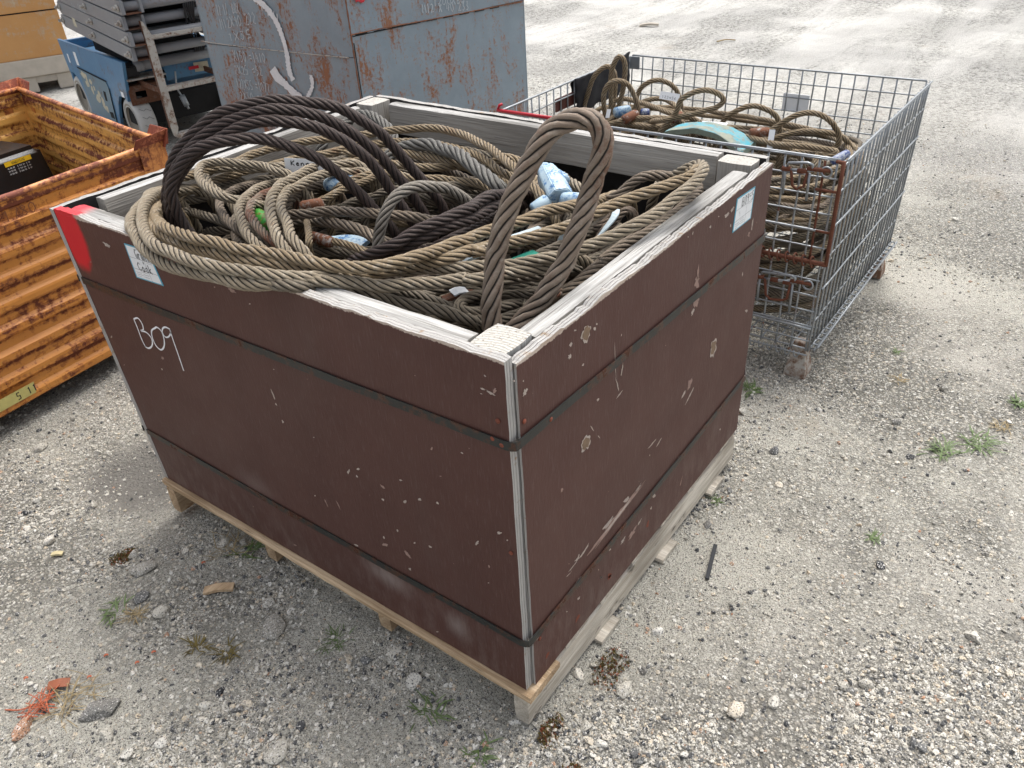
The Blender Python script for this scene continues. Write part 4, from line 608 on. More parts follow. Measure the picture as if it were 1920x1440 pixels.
# inner wall faces are dark through the black film colour
def strap(z00, z01, z10, z11, w):
    """z at near-left-far, near corner, right far"""
    mb = MB(); e = .0015; y1 = 1.262+.0*z00; loop = [(-e-.001, 1.30 if z00 > .5 else 1.24, z00)]
    yl = 1.225+(z00-.119)/.781*.067+e
    pts = [(-e, yl, z00)] + [(-e+.0006*math.sin(k), yl*(1-k/24)+.006*k/24, z00+(z01-z00)*k/24 + .0035*math.sin(k/24*math.pi)*-1) for k in range(1, 25)]
    pts += [(-e+.0015, -.004, z01), (.004, -.0105, z01), (.014, -.0115, z01)]
    xr = 1.036+(z10-.119)/.77*.023
    pts += [(.014+(xr-.014)*k/24, -.0105-.0006*math.sin(k*1.3), z01+(z10-z01)*k/24 - .003*math.sin(k/24*math.pi)) for k in range(1, 25)]
    xb = 1.057+(z10-.119)/.78*.028; yb = 1.247+(z11-.119)/.78*.067
    pts += [(xb+.003, .0, z10), (xb+.002, yb, z11), (-e, yb+.002, z00)]
    n = len(pts); vs = []; C = Vector((.52, .62, 0))
    for k, p in enumerate(pts):
        p = Vector(p); a = Vector(pts[k-1] if k else pts[0]); b = Vector(pts[min(k+1, n-1)]); t = (b-a).normalized(); o = Vector((t.y, -t.x, 0)).normalized()
        if o.dot(p-C) < 0: o = -o
        vs += [p+Vector((0, 0, -w/2)), p+Vector((0, 0, w/2)), p+o*.0022+Vector((0, 0, w/2)), p+o*.0022+Vector((0, 0, -w/2))]
    mb.add(vs, [(4*k+a, 4*k+b, 4*k+4+b, 4*k+4+a) for k in range(n-1) for a, b in ((0, 1), (1, 2), (2, 3), (3, 0))])
    return mb
strap(.722, .744, .700, .70, .018).build('steel_strap', G['strap'], cr)
strap(.280, .266, .292, .29, .017).build('steel_strap', G['strap'], cr)
mb = MB()
for (x, y, z, a) in ((-.0005, .018, .786, 'x'), (-.0028, .03, .748, 'x'), (-.0028, .012, .742, 'x'), (-.0005, .012, .50, 'x'), (.032, -.0085, .775, 'y'), (.10, -.0125, .738, 'y'), (.042, -.0085, .24, 'y')):
    d = Vector((-.0015, 0, 0)) if a == 'x' else Vector((0, -.0015, 0)); p = Vector((x, y, z)); mb.cyl(p, p+d, .0045, 10)
mb.build('nail_head', G['chip_rust'], cr)
# stickers
def sticker(name, Q, nrm, lines, words):
    Q = [Vector((0, *q)) if abs(nrm[0]) else Vector((q[0], -.008, q[1])) for q in Q]; n = Vector(nrm); Q = [q+n*.0010 for q in Q]
    pt = lambda s, t, l=0: Q[0].lerp(Q[1], s).lerp(Q[3].lerp(Q[2], s), t) + n*l
    mb = MB(); mb.hexa([pt(0, 1, -.0006), pt(1, 1, -.0006), pt(1, 0, -.0006), pt(0, 0, -.0006), pt(0, 1), pt(1, 1), pt(1, 0), pt(0, 0)], 0)
    a, b = .045, .035; mb.add([pt(a, b, .0002), pt(1-a, b, .0002), pt(1-a, 1-b, .0002), pt(a, 1-b, .0002)], [(0, 1, 2, 3)], 1)
    for (s0, t0, s1, t1, w) in lines: ribbon(mb, [pt(s0, t0, .0005), pt(s1, t1, .0005)], w, n, 2)
    for (tx, s, t, cw, hh, w, ink) in words: write(mb, tx, pt(s, t, .0006), pt(s+cw, t, .0006)-pt(s, t, .0006), pt(s, t-hh, .0006)-pt(s, t, .0006), w, n, ink, .03)
    return mb.build(name, [G['cyan'], G['paper'], G['ink'], G['faint_ink']], cr)
ln = [(.04, .37, .96, .37, .0006), (.04, .70, .96, .70, .0006), (.62, .37, .62, .70, .0006), (.62, .70, .62, .96, .0006), (.30, .75, .55, .75, .0005), (.08, .80, .30, .80, .0005), (.08, .86, .36, .86, .0005), (.08, .92, .24, .92, .0005), (.36, .82, .58, .82, .0005), (.36, .89, .56, .89, .0005), (.40, .08, .60, .08, .0005), (.64, .12, .9, .12, .0006), (.7, .42, .9, .42, .0005)]
lab = sticker('label_sticker', LABELS[0], (-1, 0, 0), ln, [('Grant', .34, .36, .105, .27, .0021, 2), ('+', .52, .50, .09, .12, .0018, 2), ('Cook', .26, .72, .13, .24, .0021, 2)]); lab['label'] = 'white label with cyan border handwritten Grant + Cook'
lab = sticker('label_sticker', LABELS[1], (0, -1, 0), ln + [(.2, .45, .25, .6, .0005), (.24, .45, .3, .6, .0005)], [('B09-5', .32, .34, .125, .26, .0019, 2)]); lab['label'] = 'white label with cyan border handwritten B09-5'

# ------------------------------------------------------------ ropes
def wire_rope(name, D, mat, label, group, P, k=6, step=None, ends=True, cat='wire rope', strands=6, lay=5.2):
    P = [Vector(p) for p in P]
    if ends:
        lim = lambda v, q: Vector((min(max(v.x, q[0]), q[1]), min(max(v.y, q[2]), q[3]), v.z))
        box = (.075, .995, .075, 1.22) if P[0].x < 1.3 else (1.60, 2.45, .02, 1.12)
        def tail(a, b):
            t = (a-b).normalized(); q1 = lim(a+t*.035+Vector((0, 0, -.03)), box); q2 = lim(a+t*.05+Vector((0, 0, -.11)), box); return [q1, q2]
        if ends in (True, 'a'): P = tail(P[0], P[1])[::-1] + P
        if ends in (True, 'b'): P = P + tail(P[-1], P[-2])
    me = rope_mesh(name, P, D, strands, k, step, lay)
    return tag(link(name, me, None, G[mat]), label, cat, group or None)
for (nm, D, mt, lb, grp, P) in ROPES:
    wire_rope('wire_rope_sling' if 'eye' in lb else 'wire_rope', D/1000, mt, lb, 'wire ropes in the mesh basket' if nm == 'basket_rope' else 'wire ropes heaped in the plywood crate',
              [(a/1000, b/1000, c/1000) for a, b, c in P], 6 if nm != 'basket_rope' else 5, lay=5.6 if D > 30 else 4.9)
def coil(cx, cy, rx, ry, z, wob, turns=1.15, rot=0, n=26, seed=0, box=None):
    rg = random.Random(seed); P = []; a0 = rg.uniform(0, 6.28); f = [rg.uniform(-1, 1) for _ in range(6)]
    for i in range(n):
        a = a0+2*math.pi*turns*i/(n-1); w = 1+wob*(f[0]*math.sin(2*a+f[1]*3)+f[2]*math.sin(3*a+f[3]*3))
        x = rx*w*math.copysign(abs(math.cos(a))**.8, math.cos(a)); y = ry*w*math.copysign(abs(math.sin(a))**.8, math.sin(a)); c, s = math.cos(rot), math.sin(rot)
        px_, py_ = cx+c*x-s*y, cy+s*x+c*y; pz = z+.03*f[4]*math.sin(a+f[5]*3)+.012*math.sin(3*a+f[1]*5)
        px_ = min(max(px_, box[0]), box[1]); py_ = min(max(py_, box[2]), box[3]); P.append((px_, py_, pz))
    return P
words = ['lowest', 'second', 'third', 'fourth', 'fifth', 'sixth', 'seventh', 'eighth', 'ninth', 'tenth', 'eleventh', 'twelfth', 'thirteenth', 'fourteenth', 'fifteenth', 'sixteenth', 'seventeenth', 'eighteenth', 'nineteenth', 'twentieth', 'twenty first', 'twenty second', 'twenty third', 'twenty fourth', 'twenty fifth', 'twenty sixth', 'twenty seventh', 'twenty eighth', 'twenty ninth', 'thirtieth']
for i in range(20):
    z = .66+.0085*i; cx, cy = .52+RNG.uniform(-.06, .06), .70+RNG.uniform(-.10, .08)
    wire_rope('wire_rope', RNG.choice((.020, .022, .024)), RNG.choice(('grey', 'grey', 'taupe', 'tan', 'grey')), 'shaded wire rope coil deep in the plywood crate, glimpsed between the upper ropes', 'wire rope coils deep in the plywood crate',
              coil(cx, cy, RNG.uniform(.26, .40), RNG.uniform(.30, .46), z, .10, RNG.uniform(.9, 1.2), RNG.uniform(-.5, .5), 30, i, (.10, .97, .12, 1.18)), 5, .009, False)
for i in range(50):
    z = .160+.0093*i; D = RNG.choice((.018, .020, .022))
    wire_rope('wire_rope', D, RNG.choice(('tan', 'grey', 'taupe', 'tan', 'beige')), 'wire rope coil stacked inside the mesh basket, seen through the front wires', 'wire rope coils stacked in the mesh basket',
              coil((2.0 if z < .45 else 1.93)+RNG.uniform(-.03, .03), .56+RNG.uniform(-.03, .03), RNG.uniform(.38, .50)*(1 if z < .45 else .80), RNG.uniform(.46, .64), z, .06 if z < .45 else .14, RNG.uniform(1.0, 1.9), RNG.uniform(-.2, .2), 44, 100+i, (1.60, 2.45, .02, 1.12)), 4, .010, False)
# ------------------------------------------------------------ fittings among the ropes
def ferrule(a, b, r, mat, label, group=None, flat=1.0, n=14):
    a, b = Vector(a), Vector(b); d = (b-a); mb = MB(); pr = [(0, .62), (.04, .86), (.12, 1), (.5, 1.03), (.88, 1), (.96, .86), (1, .62)]
    mb.tube([a+d*t for t, _ in pr], [r*k for _, k in pr], n)
    mb2 = mb.build('ferrule', G[mat]); return tag(mb2, label, 'rope ferrule', group)
def PX(*p): return Vector(p)
gF = 'ferrules among the wire ropes'
ferrule((.500, .932, .852), (.580, .908, .852), .017, 'steel_blue', 'blue cylinder ferrule in the middle of the pile behind the white tag', gF)
ferrule((.372, .878, .850), (.400, .830, .858), .015, 'rust_sleeve', 'blue and rust ferrule where a thin yellowish rope starts', gF)
ferrule((.300, .772, .826), (.290, .690, .832), .013, 'rust_sleeve', 'rusty sleeve ferrule on a thin rope left of the pale arched rope', gF)
ferrule((.272, .915, .862), (.240, .825, .858), .017, 'green', 'bright green ferrule with rust between the four bends', gF)
ferrule((.822, .490, .868), (.765, .385, .868), .019, 'steel_blue', 'long pale blue ferrule lying behind the wedge shaped one', gF)
ferrule((.655, .325, .872), (.672, .262, .872), .018, 'steel_blue', 'short pale blue ferrule against the right leg of the big standing loop', gF)
ferrule((.648, .352, .868), (.612, .372, .850), .018, 'steel_blue', 'rounded blue ferrule nearest the left leg of the big standing loop', gF)
# wedge socket
M = Matrix.Translation((.697, .372, .885)) @ Matrix.Rotation(math.atan2(.317-.406, .651-.727), 4, 'Z') @ Matrix.Rotation(.25, 4, 'Y')
mb = MB(); s0 = [(-.055, -.012, .018), (-.055, .012, .018), (-.04, .020, -.018), (-.04, -.020, -.018)]; prof = [(-.070, .013), (-.056, .022), (-.02, .027), (.048, .029), (.060, .027)]
vs = []; 
for x, r in prof: vs += [M @ Vector((x, r*c, r*s)) for c, s in ((1, -1), (1, .5), (.5, 1), (-.5, 1), (-1, .5), (-1, -1))]
mb.add(vs, [(6*k+a, 6*k+(a+1) % 6, 6*k+6+(a+1) % 6, 6*k+6+a) for k in range(4) for a in range(6)] + [tuple(range(6))[::-1], tuple(range(24, 30))])
o = mb.build('wedge_socket', G['steel_blue'], bevel=.002); tag(o, 'pale blue wedge shaped socket between the legs of the big standing loop', 'wedge socket')
def strip(name, pts, w, th, up, mat, label, cat):
    """flat bar of width w and thickness th bent along pts"""
    P = [Vector(p) for p in cspline(pts, .01)[0]]; up = Vector(up).normalized(); mb = MB(); vs = []
    for i, p in enumerate(P):
        t = (P[min(i+1, len(P)-1)]-P[max(i-1, 0)]).normalized(); s = t.cross(up).normalized(); u = s.cross(t)
        vs += [p-s*w/2-u*th/2, p+s*w/2-u*th/2, p+s*w/2+u*th/2, p-s*w/2+u*th/2]
    n = len(P); mb.add(vs, [(4*k+a, 4*k+(a+1) % 4, 4*k+4+(a+1) % 4, 4*k+4+a) for k in range(n-1) for a in range(4)] + [(3, 2, 1, 0), (4*n-4, 4*n-3, 4*n-2, 4*n-1)])
    return tag(mb.build(name, G[mat]), label, cat)
strip('flat_bar', [(.262, .335, .868), (.33, .318, .872), (.42, .29, .872), (.49, .262, .874)], .034, .006, (0, 0, 1), 'palestrap', 'pale blue flat steel bar lying across behind the legs of the big standing loop', 'steel bar')
strip('webbing_strap', [(.35, .268, .842), (.39, .252, .846), (.435, .236, .848)], .040, .004, (0, 0, 1), 'teal', 'teal green webbing strap showing between the legs of the big standing loop', 'webbing')
strip('steel_band', [(.53, .262, .80), (.545, .250, .84), (.585, .225, .875), (.60, .205, .885)], .012, .003, (1, .3, .3), 'palestrap', 'thin curved pale steel band left of the wire rope return', 'steel band')
strip('steel_band', [(.565, .189, .83), (.60, .180, .850), (.65, .182, .865), (.674, .195, .872)], .016, .003, (.6, .3, 1), 'palestrap', 'curved pale blue steel band looped near the right rim', 'steel band')
strip('steel_plate', [(.352, .775, .79), (.372, .735, .795), (.385, .69, .79)], .045, .012, (0, 0, 1), 'steel_blue', 'rusty pale blue plate low in the hole left of the pale arched rope', 'steel plate')
strip('tape_scrap', [(.245, .335, .802), (.27, .318, .806), (.30, .300, .802)], .022, .010, (0, 0, 1), 'dark_rust', 'rust brown scrap with white tape under the front bundle of ropes', 'scrap')
strip('tape_scrap', [(.262, .325, .813), (.276, .318, .816), (.290, .310, .811)], .028, .003, (0, 0, 1), 'paper', 'white scrap of tape wrapped over the rust brown scrap', 'scrap')
def tagplate(name, c, xa, za, label, cat, txt=(), hole=True, mat='paper', parent=None):
    c, xa, za = Vector(c), Vector(xa), Vector(za); n = xa.cross(za).normalized()
    if n.dot(Vector((-.786, -.629, 1.53))-c) < 0: n = -n
    mb = MB(); mb.hexa([c-n*.001, c+xa-n*.001, c+xa+za-n*.001, c+za-n*.001, c, c+xa, c+xa+za, c+za], 0)
    for (t, s, v, cw, hh, w, ink) in txt: write(mb, t, c+xa*s+za*v+n*.0006, xa*cw, za*hh, w, n, ink)
    if hole: q = c+xa*.10+za*.22+n*.0005; mb.add([q+(xa.normalized()*math.cos(a)+za.normalized()*math.sin(a))*.004 for a in [k*math.pi/5 for k in range(10)]], [tuple(range(10))], 1)
    o = mb.build(name, [G[mat], G['ink'], G['faint_ink']])
    return tag(o, label, cat)
tagplate('name_tag', (.457, 1.020, .882), (.042, -.098, -.003), (.006, .002, .040), 'white tag printed Kenned sticking up among the ropes in the crate', 'tag', [('Ken', .17, .58, .115, .28, .0026, 1), ('ned', .54, .58, .115, .28, .0026, 1)])
# ------------------------------------------------------------ mesh basket
bk = thing('wire_mesh_basket', 'large galvanised wire mesh basket on rusty feet, filled with wire ropes', 'basket', (2.03, .57, 0))
XF, XB, YR, YL, ZB, ZT = 1.547, 2.50, -.035, 1.17, .118, .752
def wires(name, segs, mat=None):
    mb = MB()
    for (a, b, r, rust) in segs:
        a, b = Vector(a), Vector(b); L = (b-a).length; n = max(1, int(L/.06)); s = (b-a).cross(Vector((0.3, .5, .8))).normalized()
        mb.tube([a.lerp(b, i/n)+s*RNG.uniform(-.0012, .0012)*(0 < i < n) for i in range(n+1)], r, 6, 0, rust)
    o = mb.build(name, mat or G['wire'], bk, attr='rust')
    for p in o.data.polygons: p.use_smooth = True
    return o
r0 = .0031
# right wall (seen flat on from the near side), plus its outward lean at the top
def grid(name, f, nu, nv, skip=None, rust=0.0, r=r0, dv=(0, 1)):
    sg = []
    for i in range(nu+1): sg.append((f(i/nu, 0), f(i/nu, 1), r, rust))
    for z in nv: sg.append((f(-.003, z), f(1.003, z), r*1.05, rust))
    return wires(name, sg)
rw = lambda u, v: Vector((XF+(XB+.03*v-XF)*u, YR-.012*v, ZB+(ZT-ZB)*v))
sg = [(rw(i/23, 0), rw(i/23, 1), .0034, 0) for i in range(24)]; 
sg += [(rw(0, v)+Vector((0, -.006, 0)), rw(1, v)+Vector((0, -.006, 0)), .0034, 0) for v in (.03, .36, .69, 1.0)] + [(rw(0, v), rw(1, v), .0028, 0) for v in (.0, .175, .52, .85, .975)]
wires('mesh_wall', sg)
bw = lambda u, v: Vector((XB+.03*v, YR+(YL-YR)*u, ZB+(ZT-ZB)*v))
sg = [(bw(i/24, 0), bw(i/24, 1), r0, 0) for i in range(25)] + [(bw(0, i/12), bw(1, i/12), r0, 0) for i in range(13)] + [(bw(0, 1.0), bw(1, 1.0), .0042, 0)]; wires('mesh_wall', sg)
lw = lambda u, v: Vector((XF+(XB-XF)*u, YL, ZB+(ZT-ZB)*v))
sg = [(lw(i/19, 0), lw(i/19, 1), r0, 0) for i in range(20)] + [(lw(0, i/12), lw(1, i/12), r0, 0) for i in range(13)] + [(lw(0, 1.0), lw(1, 1.0), .0042, 0)]; wires('mesh_wall', sg)
sg = []
for i in range(25): y = YR+.008+(YL-YR)*i/24; sg.append(((XF, y, ZB), (XF, y, ZT-.004), r0, .14 if i < 4 else 0))
for i in range(13): z = .105+.0537*i; sg.append(((XF-.005, YR, z), (XF-.005, YL, z), .0028, .10))
sg += [((XF-.002, YR, ZT), (XF-.002, YL, ZT), .0045, .06), ((XF-.008, YR, .535), (XF-.008, YL, .535), .0042, 0), ((XF-.008, YR, .205), (XF-.008, YL, .205), .0045, .05)]
wires('mesh_wall', sg)
sg = [((XF-.002, YR+.06+.05*i, .122), (XB, YR+.06+.05*i, .122), .0028, 0) for i in range(23)] + [((XF+.05*i, YR, .126), (XF+.05*i, YL, .126), .0028, 0) for i in range(20)]; wires('mesh_floor', sg)
sg = [((XF-.012, YR-.012, .43), (XF-.012, YR-.012, ZT), .006, 1), ((XF-.012, .16, .434), (XF-.012, YR-.012, .434), .0075, 1), ((XF-.004, YR+.01, ZT-.005), (XF-.012, YR-.012, ZT-.005), .006, 1), ((XF-.006, .006, .43), (XF-.006, .006, .745), .0035, .9), ((XF-.01, YR-.01, .66), (XF-.01, .02, .66), .0045, 1), ((XF-.01, YR-.01, .535), (XF-.01, .0, .535), .0045, 1)]
wires('corner_hinge', sg)
# spiral hinge hooks and latches
def ring(mb, c, ax1, ax2, r, wr, a0=0, a1=2*math.pi, n=12, at=0):
    c, ax1, ax2 = Vector(c), Vector(ax1), Vector(ax2); mb.tube([c+ax1*r*math.cos(a0+(a1-a0)*k/n)+ax2*r*math.sin(a0+(a1-a0)*k/n) for k in range(n+1)], wr, 5, 0, at)
mb = MB()
for k in range(7): ring(mb, (XF-.014, .15-.026*k, .436), (1, 0, .3), (0, .35, 1), .014, .003, 0, 5.5, 10, 1)
mb.build('hinge_ring', G['wire'], bk, attr='rust')
mb = MB()
for k in range(22): ring(mb, (XF-.004, YR+.035+.03*k, .108), (0, .45, -.1), (-.1, 0, 1), .020, .0027, 3.1, 6.6, 9, 0)
mb.build('hinge_coil', G['wire'], bk, attr='rust')
mb = MB()
for k in range(24): mb.tube([Vector((XF+.04*k, YR-.010, .150)), Vector((XF+.04*k+.01, YR-.022, .146)), Vector((XF+.04*k+.014, YR-.024, .130)), Vector((XF+.04*k+.012, YR-.002, .122))], .0027, 5)
mb.tube([(XF, YR-.018, .128), (XB, YR-.018, .128)], .0038, 6); mb.tube([(XF, YR-.028, .140), (XB, YR-.026, .140)], .0038, 6); mb.build('base_rail', G['wire'], bk, attr='rust')
def latch(z, y0, y1, drop, label=None):
    mb = MB(); x = XF-.016
    mb.tube([(x, y0, z-.012), (x, y1, z)], .0048, 8, 0, .1); mb.tube([(x, y0-.006, z+.002), (x-.002, y0-.010, z+.012), (x-.002, y1+.02, z+.020), (x-.002, y1+.006, z+.016), (x-.001, y1+.004, z-.004)], .0042, 7, 0, .05)
    mb.tube([(x-.003, y0-.02, z-.008), (x-.004, y0-.03, z-drop*.85), (x-.004, y0-.045, z-drop), (x-.004, y1+.035, z-drop+.006), (x-.004, y1+.022, z-drop*.8), (x-.003, y1+.018, z-.01)], .0042, 7, 0, .75)
    mb.tube([(x, y0-.002, z+.002), (x, y0-.003, z-drop-.02)], .004, 6, 0, .1); mb.tube([(x, y1+.012, z-.01), (x, y1+.010, z-drop-.03)], .004, 6, 0, .1)
    for yy in (y0-.004, y0-.05, y1+.03): mb.tube([(x, yy+.012, z-.008), (x, yy-.012, z-.006)], .0078, 8, 0, 1)
    mb.tube([(x, y1+.02, z+.002), (x, y1-.045, z+.006)], .0065, 8, 0, 1)
    ring(mb, (x, y1-.035, z), (0, 1, 0), (0, 0, 1), .015, .0035, 0, 6.3, 12, 0)
    o = mb.build('latch', G['wire'], bk, attr='rust')
latch(.716, .115, .03, .062); latch(.358, .150, .03, .075)
for (x, y) in ((XF+.045, YR+.035), (XB-.035, YR+.03), (XF+.045, YL-.04), (XB-.035, YL-.04)):
    mb = MB(); a, b = .026, .036
    lv = [(a*.8, .128), (a, .070), (b*.95, .030), (b, .0)]; vs = []
    for q, z in lv: vs += [(x-q, y-q, z), (x+q, y-q, z), (x+q, y+q, z), (x-q, y+q, z)]
    mb.add(vs, [(4*k+c, 4*k+(c+1) % 4, 4*k+4+(c+1) % 4, 4*k+4+c) for k in range(3) for c in range(4)] + [(0, 1, 2, 3), (15, 14, 13, 12)])
    mb.build('foot', G['foot'], bk, bevel=.0015)
mb = MB(); mb.box((XB+.006, YL-.045, .700), (XB+.012, YL+.005, .752)); mb.box((XB-.03, YL+.003, .700), (XB+.012, YL+.008, .752)); mb.build('corner_plate', G['galv'], bk, bevel=.001)
mb = MB(); mb.tube([(XF-.006, YL+.005, .757), (XF-.006, .90, .757)], .006, 8); mb.tube([(XF-.006, YL+.004, .757), (XF-.004, YL-.004, .775), (XF+.004, YL-.012, .778)], .005, 8); o = mb.build('painted_rail', G['red'], bk); o['label'] = 'red painted end of the front top rail'
mb = MB(); mb.box((XB+.0245, .375, .596), (XB+.0275, .48, .660)); mb.build('sign_plate', G['paper'], bk)
mb = MB(); mb.box((1.92, YL+.004, .655), (2.075, YL+.010, .705)); o = mb.build('wood_plaque', G['redwood'], bk)
# cloth over the far left wall
rg = random.Random(4); mb = MB(); nu, nv = 22, 26; vs = []
for i in range(nu+1):
    x = 2.04+.44*i/nu
    for j in range(nv+1):
        t = j/nv; s = .20*t-.02; wv = .006*math.sin(i*1.1+j*.2)+.006*noise.noise(Vector((i*.3, j*.2, 0)))
        z = .760+.012*noise.noise(Vector((i*.4, 0, 2))) + (.016 if i > 17 else 0) - abs(s-.04)*(1.0) if True else 0
        vs.append((x+.004*math.sin(j), YL-.010-(max(0, s-.04) and .003)+wv*.5+(.020 if s < .04 else 0)*min(1, (.04-s)/.02 if s < .04 else 0), z))
mb.add(vs, [(i*(nv+1)+j, (i+1)*(nv+1)+j, (i+1)*(nv+1)+j+1, i*(nv+1)+j+1) for i in range(nu) for j in range(nv)], 0, True)
o = mb.build('black_cloth', G['cloth']); md = o.modifiers.new('thick', 'SOLIDIFY'); md.thickness = .003; tag(o, 'black cloth hung over the far left corner of the mesh basket', 'cloth')
# blue pad
mb = MB(); nu, nv = 24, 8; vs = []
for L_ in (0, 1):
    for i in range(nu+1):
        u = i/nu; c = Vector((1.715, .625, .685)).lerp(Vector((1.735, .325, .670)), u); arch = .050*math.sin(math.pi*min(1, u*1.05))**.8
        for j in range(nv+1):
            v = j/nv; d = Vector((.17, .02, 0))*v; vs.append(tuple(c+d+Vector((0, 0, arch*(1-.25*v)+.006*noise.noise(Vector((u*5, v*3, 0)))-(.018 if L_ else 0)-.012*v))))
k = (nu+1)*(nv+1); ix = lambda i, j: i*(nv+1)+j
mb.add(vs, [(ix(i, j), ix(i+1, j), ix(i+1, j+1), ix(i, j+1)) for i in range(nu) for j in range(nv)] , 0, True)
b = 0; mb.f += [[k+q for q in (ix(i, j), ix(i, j+1), ix(i+1, j+1), ix(i+1, j))] for i in range(nu) for j in range(nv)]; mb.mi += [1]*(nu*nv); mb.sm += [True]*(nu*nv)
E_ = [(ix(i, 0), ix(i+1, 0)) for i in range(nu)] + [(ix(i+1, nv), ix(i, nv)) for i in range(nu)] + [(ix(0, j+1), ix(0, j)) for j in range(nv)] + [(ix(nu, j), ix(nu, j+1)) for j in range(nv)]
mb.f += [[a, k+a, k+c, c] for a, c in E_]; mb.mi += [1]*len(E_); mb.sm += [False]*len(E_)
tag(mb.build('lifting_pad', [G['padblue'], G['padside']]), 'worn blue fabric pad arched over the ropes at the front of the mesh basket', 'pad')
tagplate('paper_tag', (1.878, .545, .690), (.022, -.085, -.004), (.05, .012, .004), 'white paper lying behind the arched blue pad in the mesh basket', 'tag', hole=False)
tagplate('paper_tag', (2.110, .823, .700), (.0, -.082, -.004), (.012, 0, .026), 'white printed tag with a hole at the left of the mesh basket', 'tag', [('123456', .12, .2, .12, .3, .0015, 2)], hole=False)
tagplate('paper_tag', (1.850, .288, .655), (.006, -.018, 0), (.022, .005, .055), 'narrow white tag hanging from the rusty ferrule in the mesh basket', 'tag', hole=False)
tagplate('paper_tag', (1.92, .950, .660), (.006, -.014, 0), (.012, 0, .030), 'tiny pale tag beside the blue and white ferrule in the mesh basket', 'tag', hole=False)
gB = 'ferrules among the ropes in the mesh basket'
ferrule((1.975, .945, .665), (2.025, .900, .670), .020, 'steel_blue', 'blue and white ferrule at the left of the mesh basket', gB)
ferrule((1.912, .868, .662), (1.985, .850, .672), .018, 'rust_sleeve', 'rusty ferrule beside the blue and white one in the mesh basket', gB)
ferrule((2.036, .862, .662), (2.048, .830, .662), .014, 'navy', 'small navy blue ferrule in the mesh basket', gB)
ferrule((1.980, .706, .665), (2.038, .690, .672), .016, 'rust_sleeve', 'grey and rust ferrule at the foot of the round leaning rope eye', gB)
ferrule((1.896, .370, .682), (1.938, .316, .682), .016, 'rust_sleeve', 'rusty ferrule at the start of the large eye on the right of the mesh basket', gB)
ferrule((1.705, .030, .690), (1.775, .006, .700), .013, 'navy', 'dark blue and white ferrule in the right front corner of the mesh basket', gB)
# ------------------------------------------------------------ orange bin
bn = thing('corrugated_steel_bin', 'rusty orange corrugated steel bin with stacking brackets at its corners', 'bin', (.1, 2.8, 0))
ex = Vector((.9945, .105, 0)); ey = Vector((-.137, .9906, 0)).lerp(Vector((.137, .9906, 0)), 1.0)
C0 = Vector((.79, 2.14, 0)); Lw, Dw = 1.55, 1.46; c00 = C0; c10 = C0-ex*Lw; c01 = C0+ey*Dw; c11 = c10+ey*Dw
def corr(name, A, B, out, z0=.075, z1=.722, parent=bn, pitch=.078, amp=.013):
    """corrugated sheet between A and B; out is the outward normal"""
    A, B, out = Vector(A), Vector(B), Vector(out).normalized(); n = 26; mb = MB(); nz = 90; th = .004; vs = []; L = (B-A).length
    for side in (0, 1):
        for i in range(n+1):
            u = i/n; base = A.lerp(B, u); fl = min(1, min(u, 1-u)*L/.09)
            for j in range(nz+1):
                z = z0+(z1-z0)*j/nz; d = (z1-.070-z); q = 0
                if d > 0: ph = (d % pitch)/pitch; q = amp*(1 if ph < .30 else 1-(ph-.30)/.14 if ph < .44 else 0 if ph < .82 else (ph-.82)/.18)
                dent = .004*noise.noise(Vector((u*4, z*6, L)))
                vs.append(base+out*(q*fl+dent-(th if side else 0)+(.006 if z > z1-.03 else 0))+Vector((0, 0, z)))
    k = (n+1)*(nz+1); ix = lambda i, j: i*(nz+1)+j
    f0 = [(ix(i, j), ix(i+1, j), ix(i+1, j+1), ix(i, j+1)) for i in range(n) for j in range(nz)]
    mb.add(vs, f0, 0, False); mb.f += [[k+q for q in f[::-1]] for f in f0]; mb.mi += [1]*len(f0); mb.sm += [False]*len(f0)
    ee = [(ix(i, nz), ix(i+1, nz)) for i in range(n)]+[(ix(i+1, 0), ix(i, 0)) for i in range(n)]
    mb.f += [[a, c, k+c, k+a] for a, c in ee]; mb.mi += [0]*len(ee); mb.sm += [False]*len(ee)
    return mb.build(name, [G['orange_out'], G['orange_in']], parent)
corr('corrugated_wall', c10, c00, (ex.y, -ex.x, 0)); corr('corrugated_wall', c00, c01, ex); corr('corrugated_wall', c01, c11, ey); corr('corrugated_wall', c11, c10, -ex)
mb = MB()
for a, b in ((c10, c00), (c00, c01), (c01, c11), (c11, c10)):
    P = [a.lerp(b, i/14)+Vector((0, 0, .724+.003*noise.noise(Vector((i*.5, a.x, 0))))) for i in range(15)]; mb.tube(P, .0105, 8)
mb.build('rim_tube', G['orange_rim'], bn)
mb = MB(); mb.hexa([c00+Vector((0, 0, .10)), c01+Vector((0, 0, .10)), c11+Vector((0, 0, .10)), c10+Vector((0, 0, .10)), c00+Vector((0, 0, .108)), c01+Vector((0, 0, .108)), c11+Vector((0, 0, .108)), c10+Vector((0, 0, .108))]); mb.build('floor_plate', G['dark_rust'], bn)
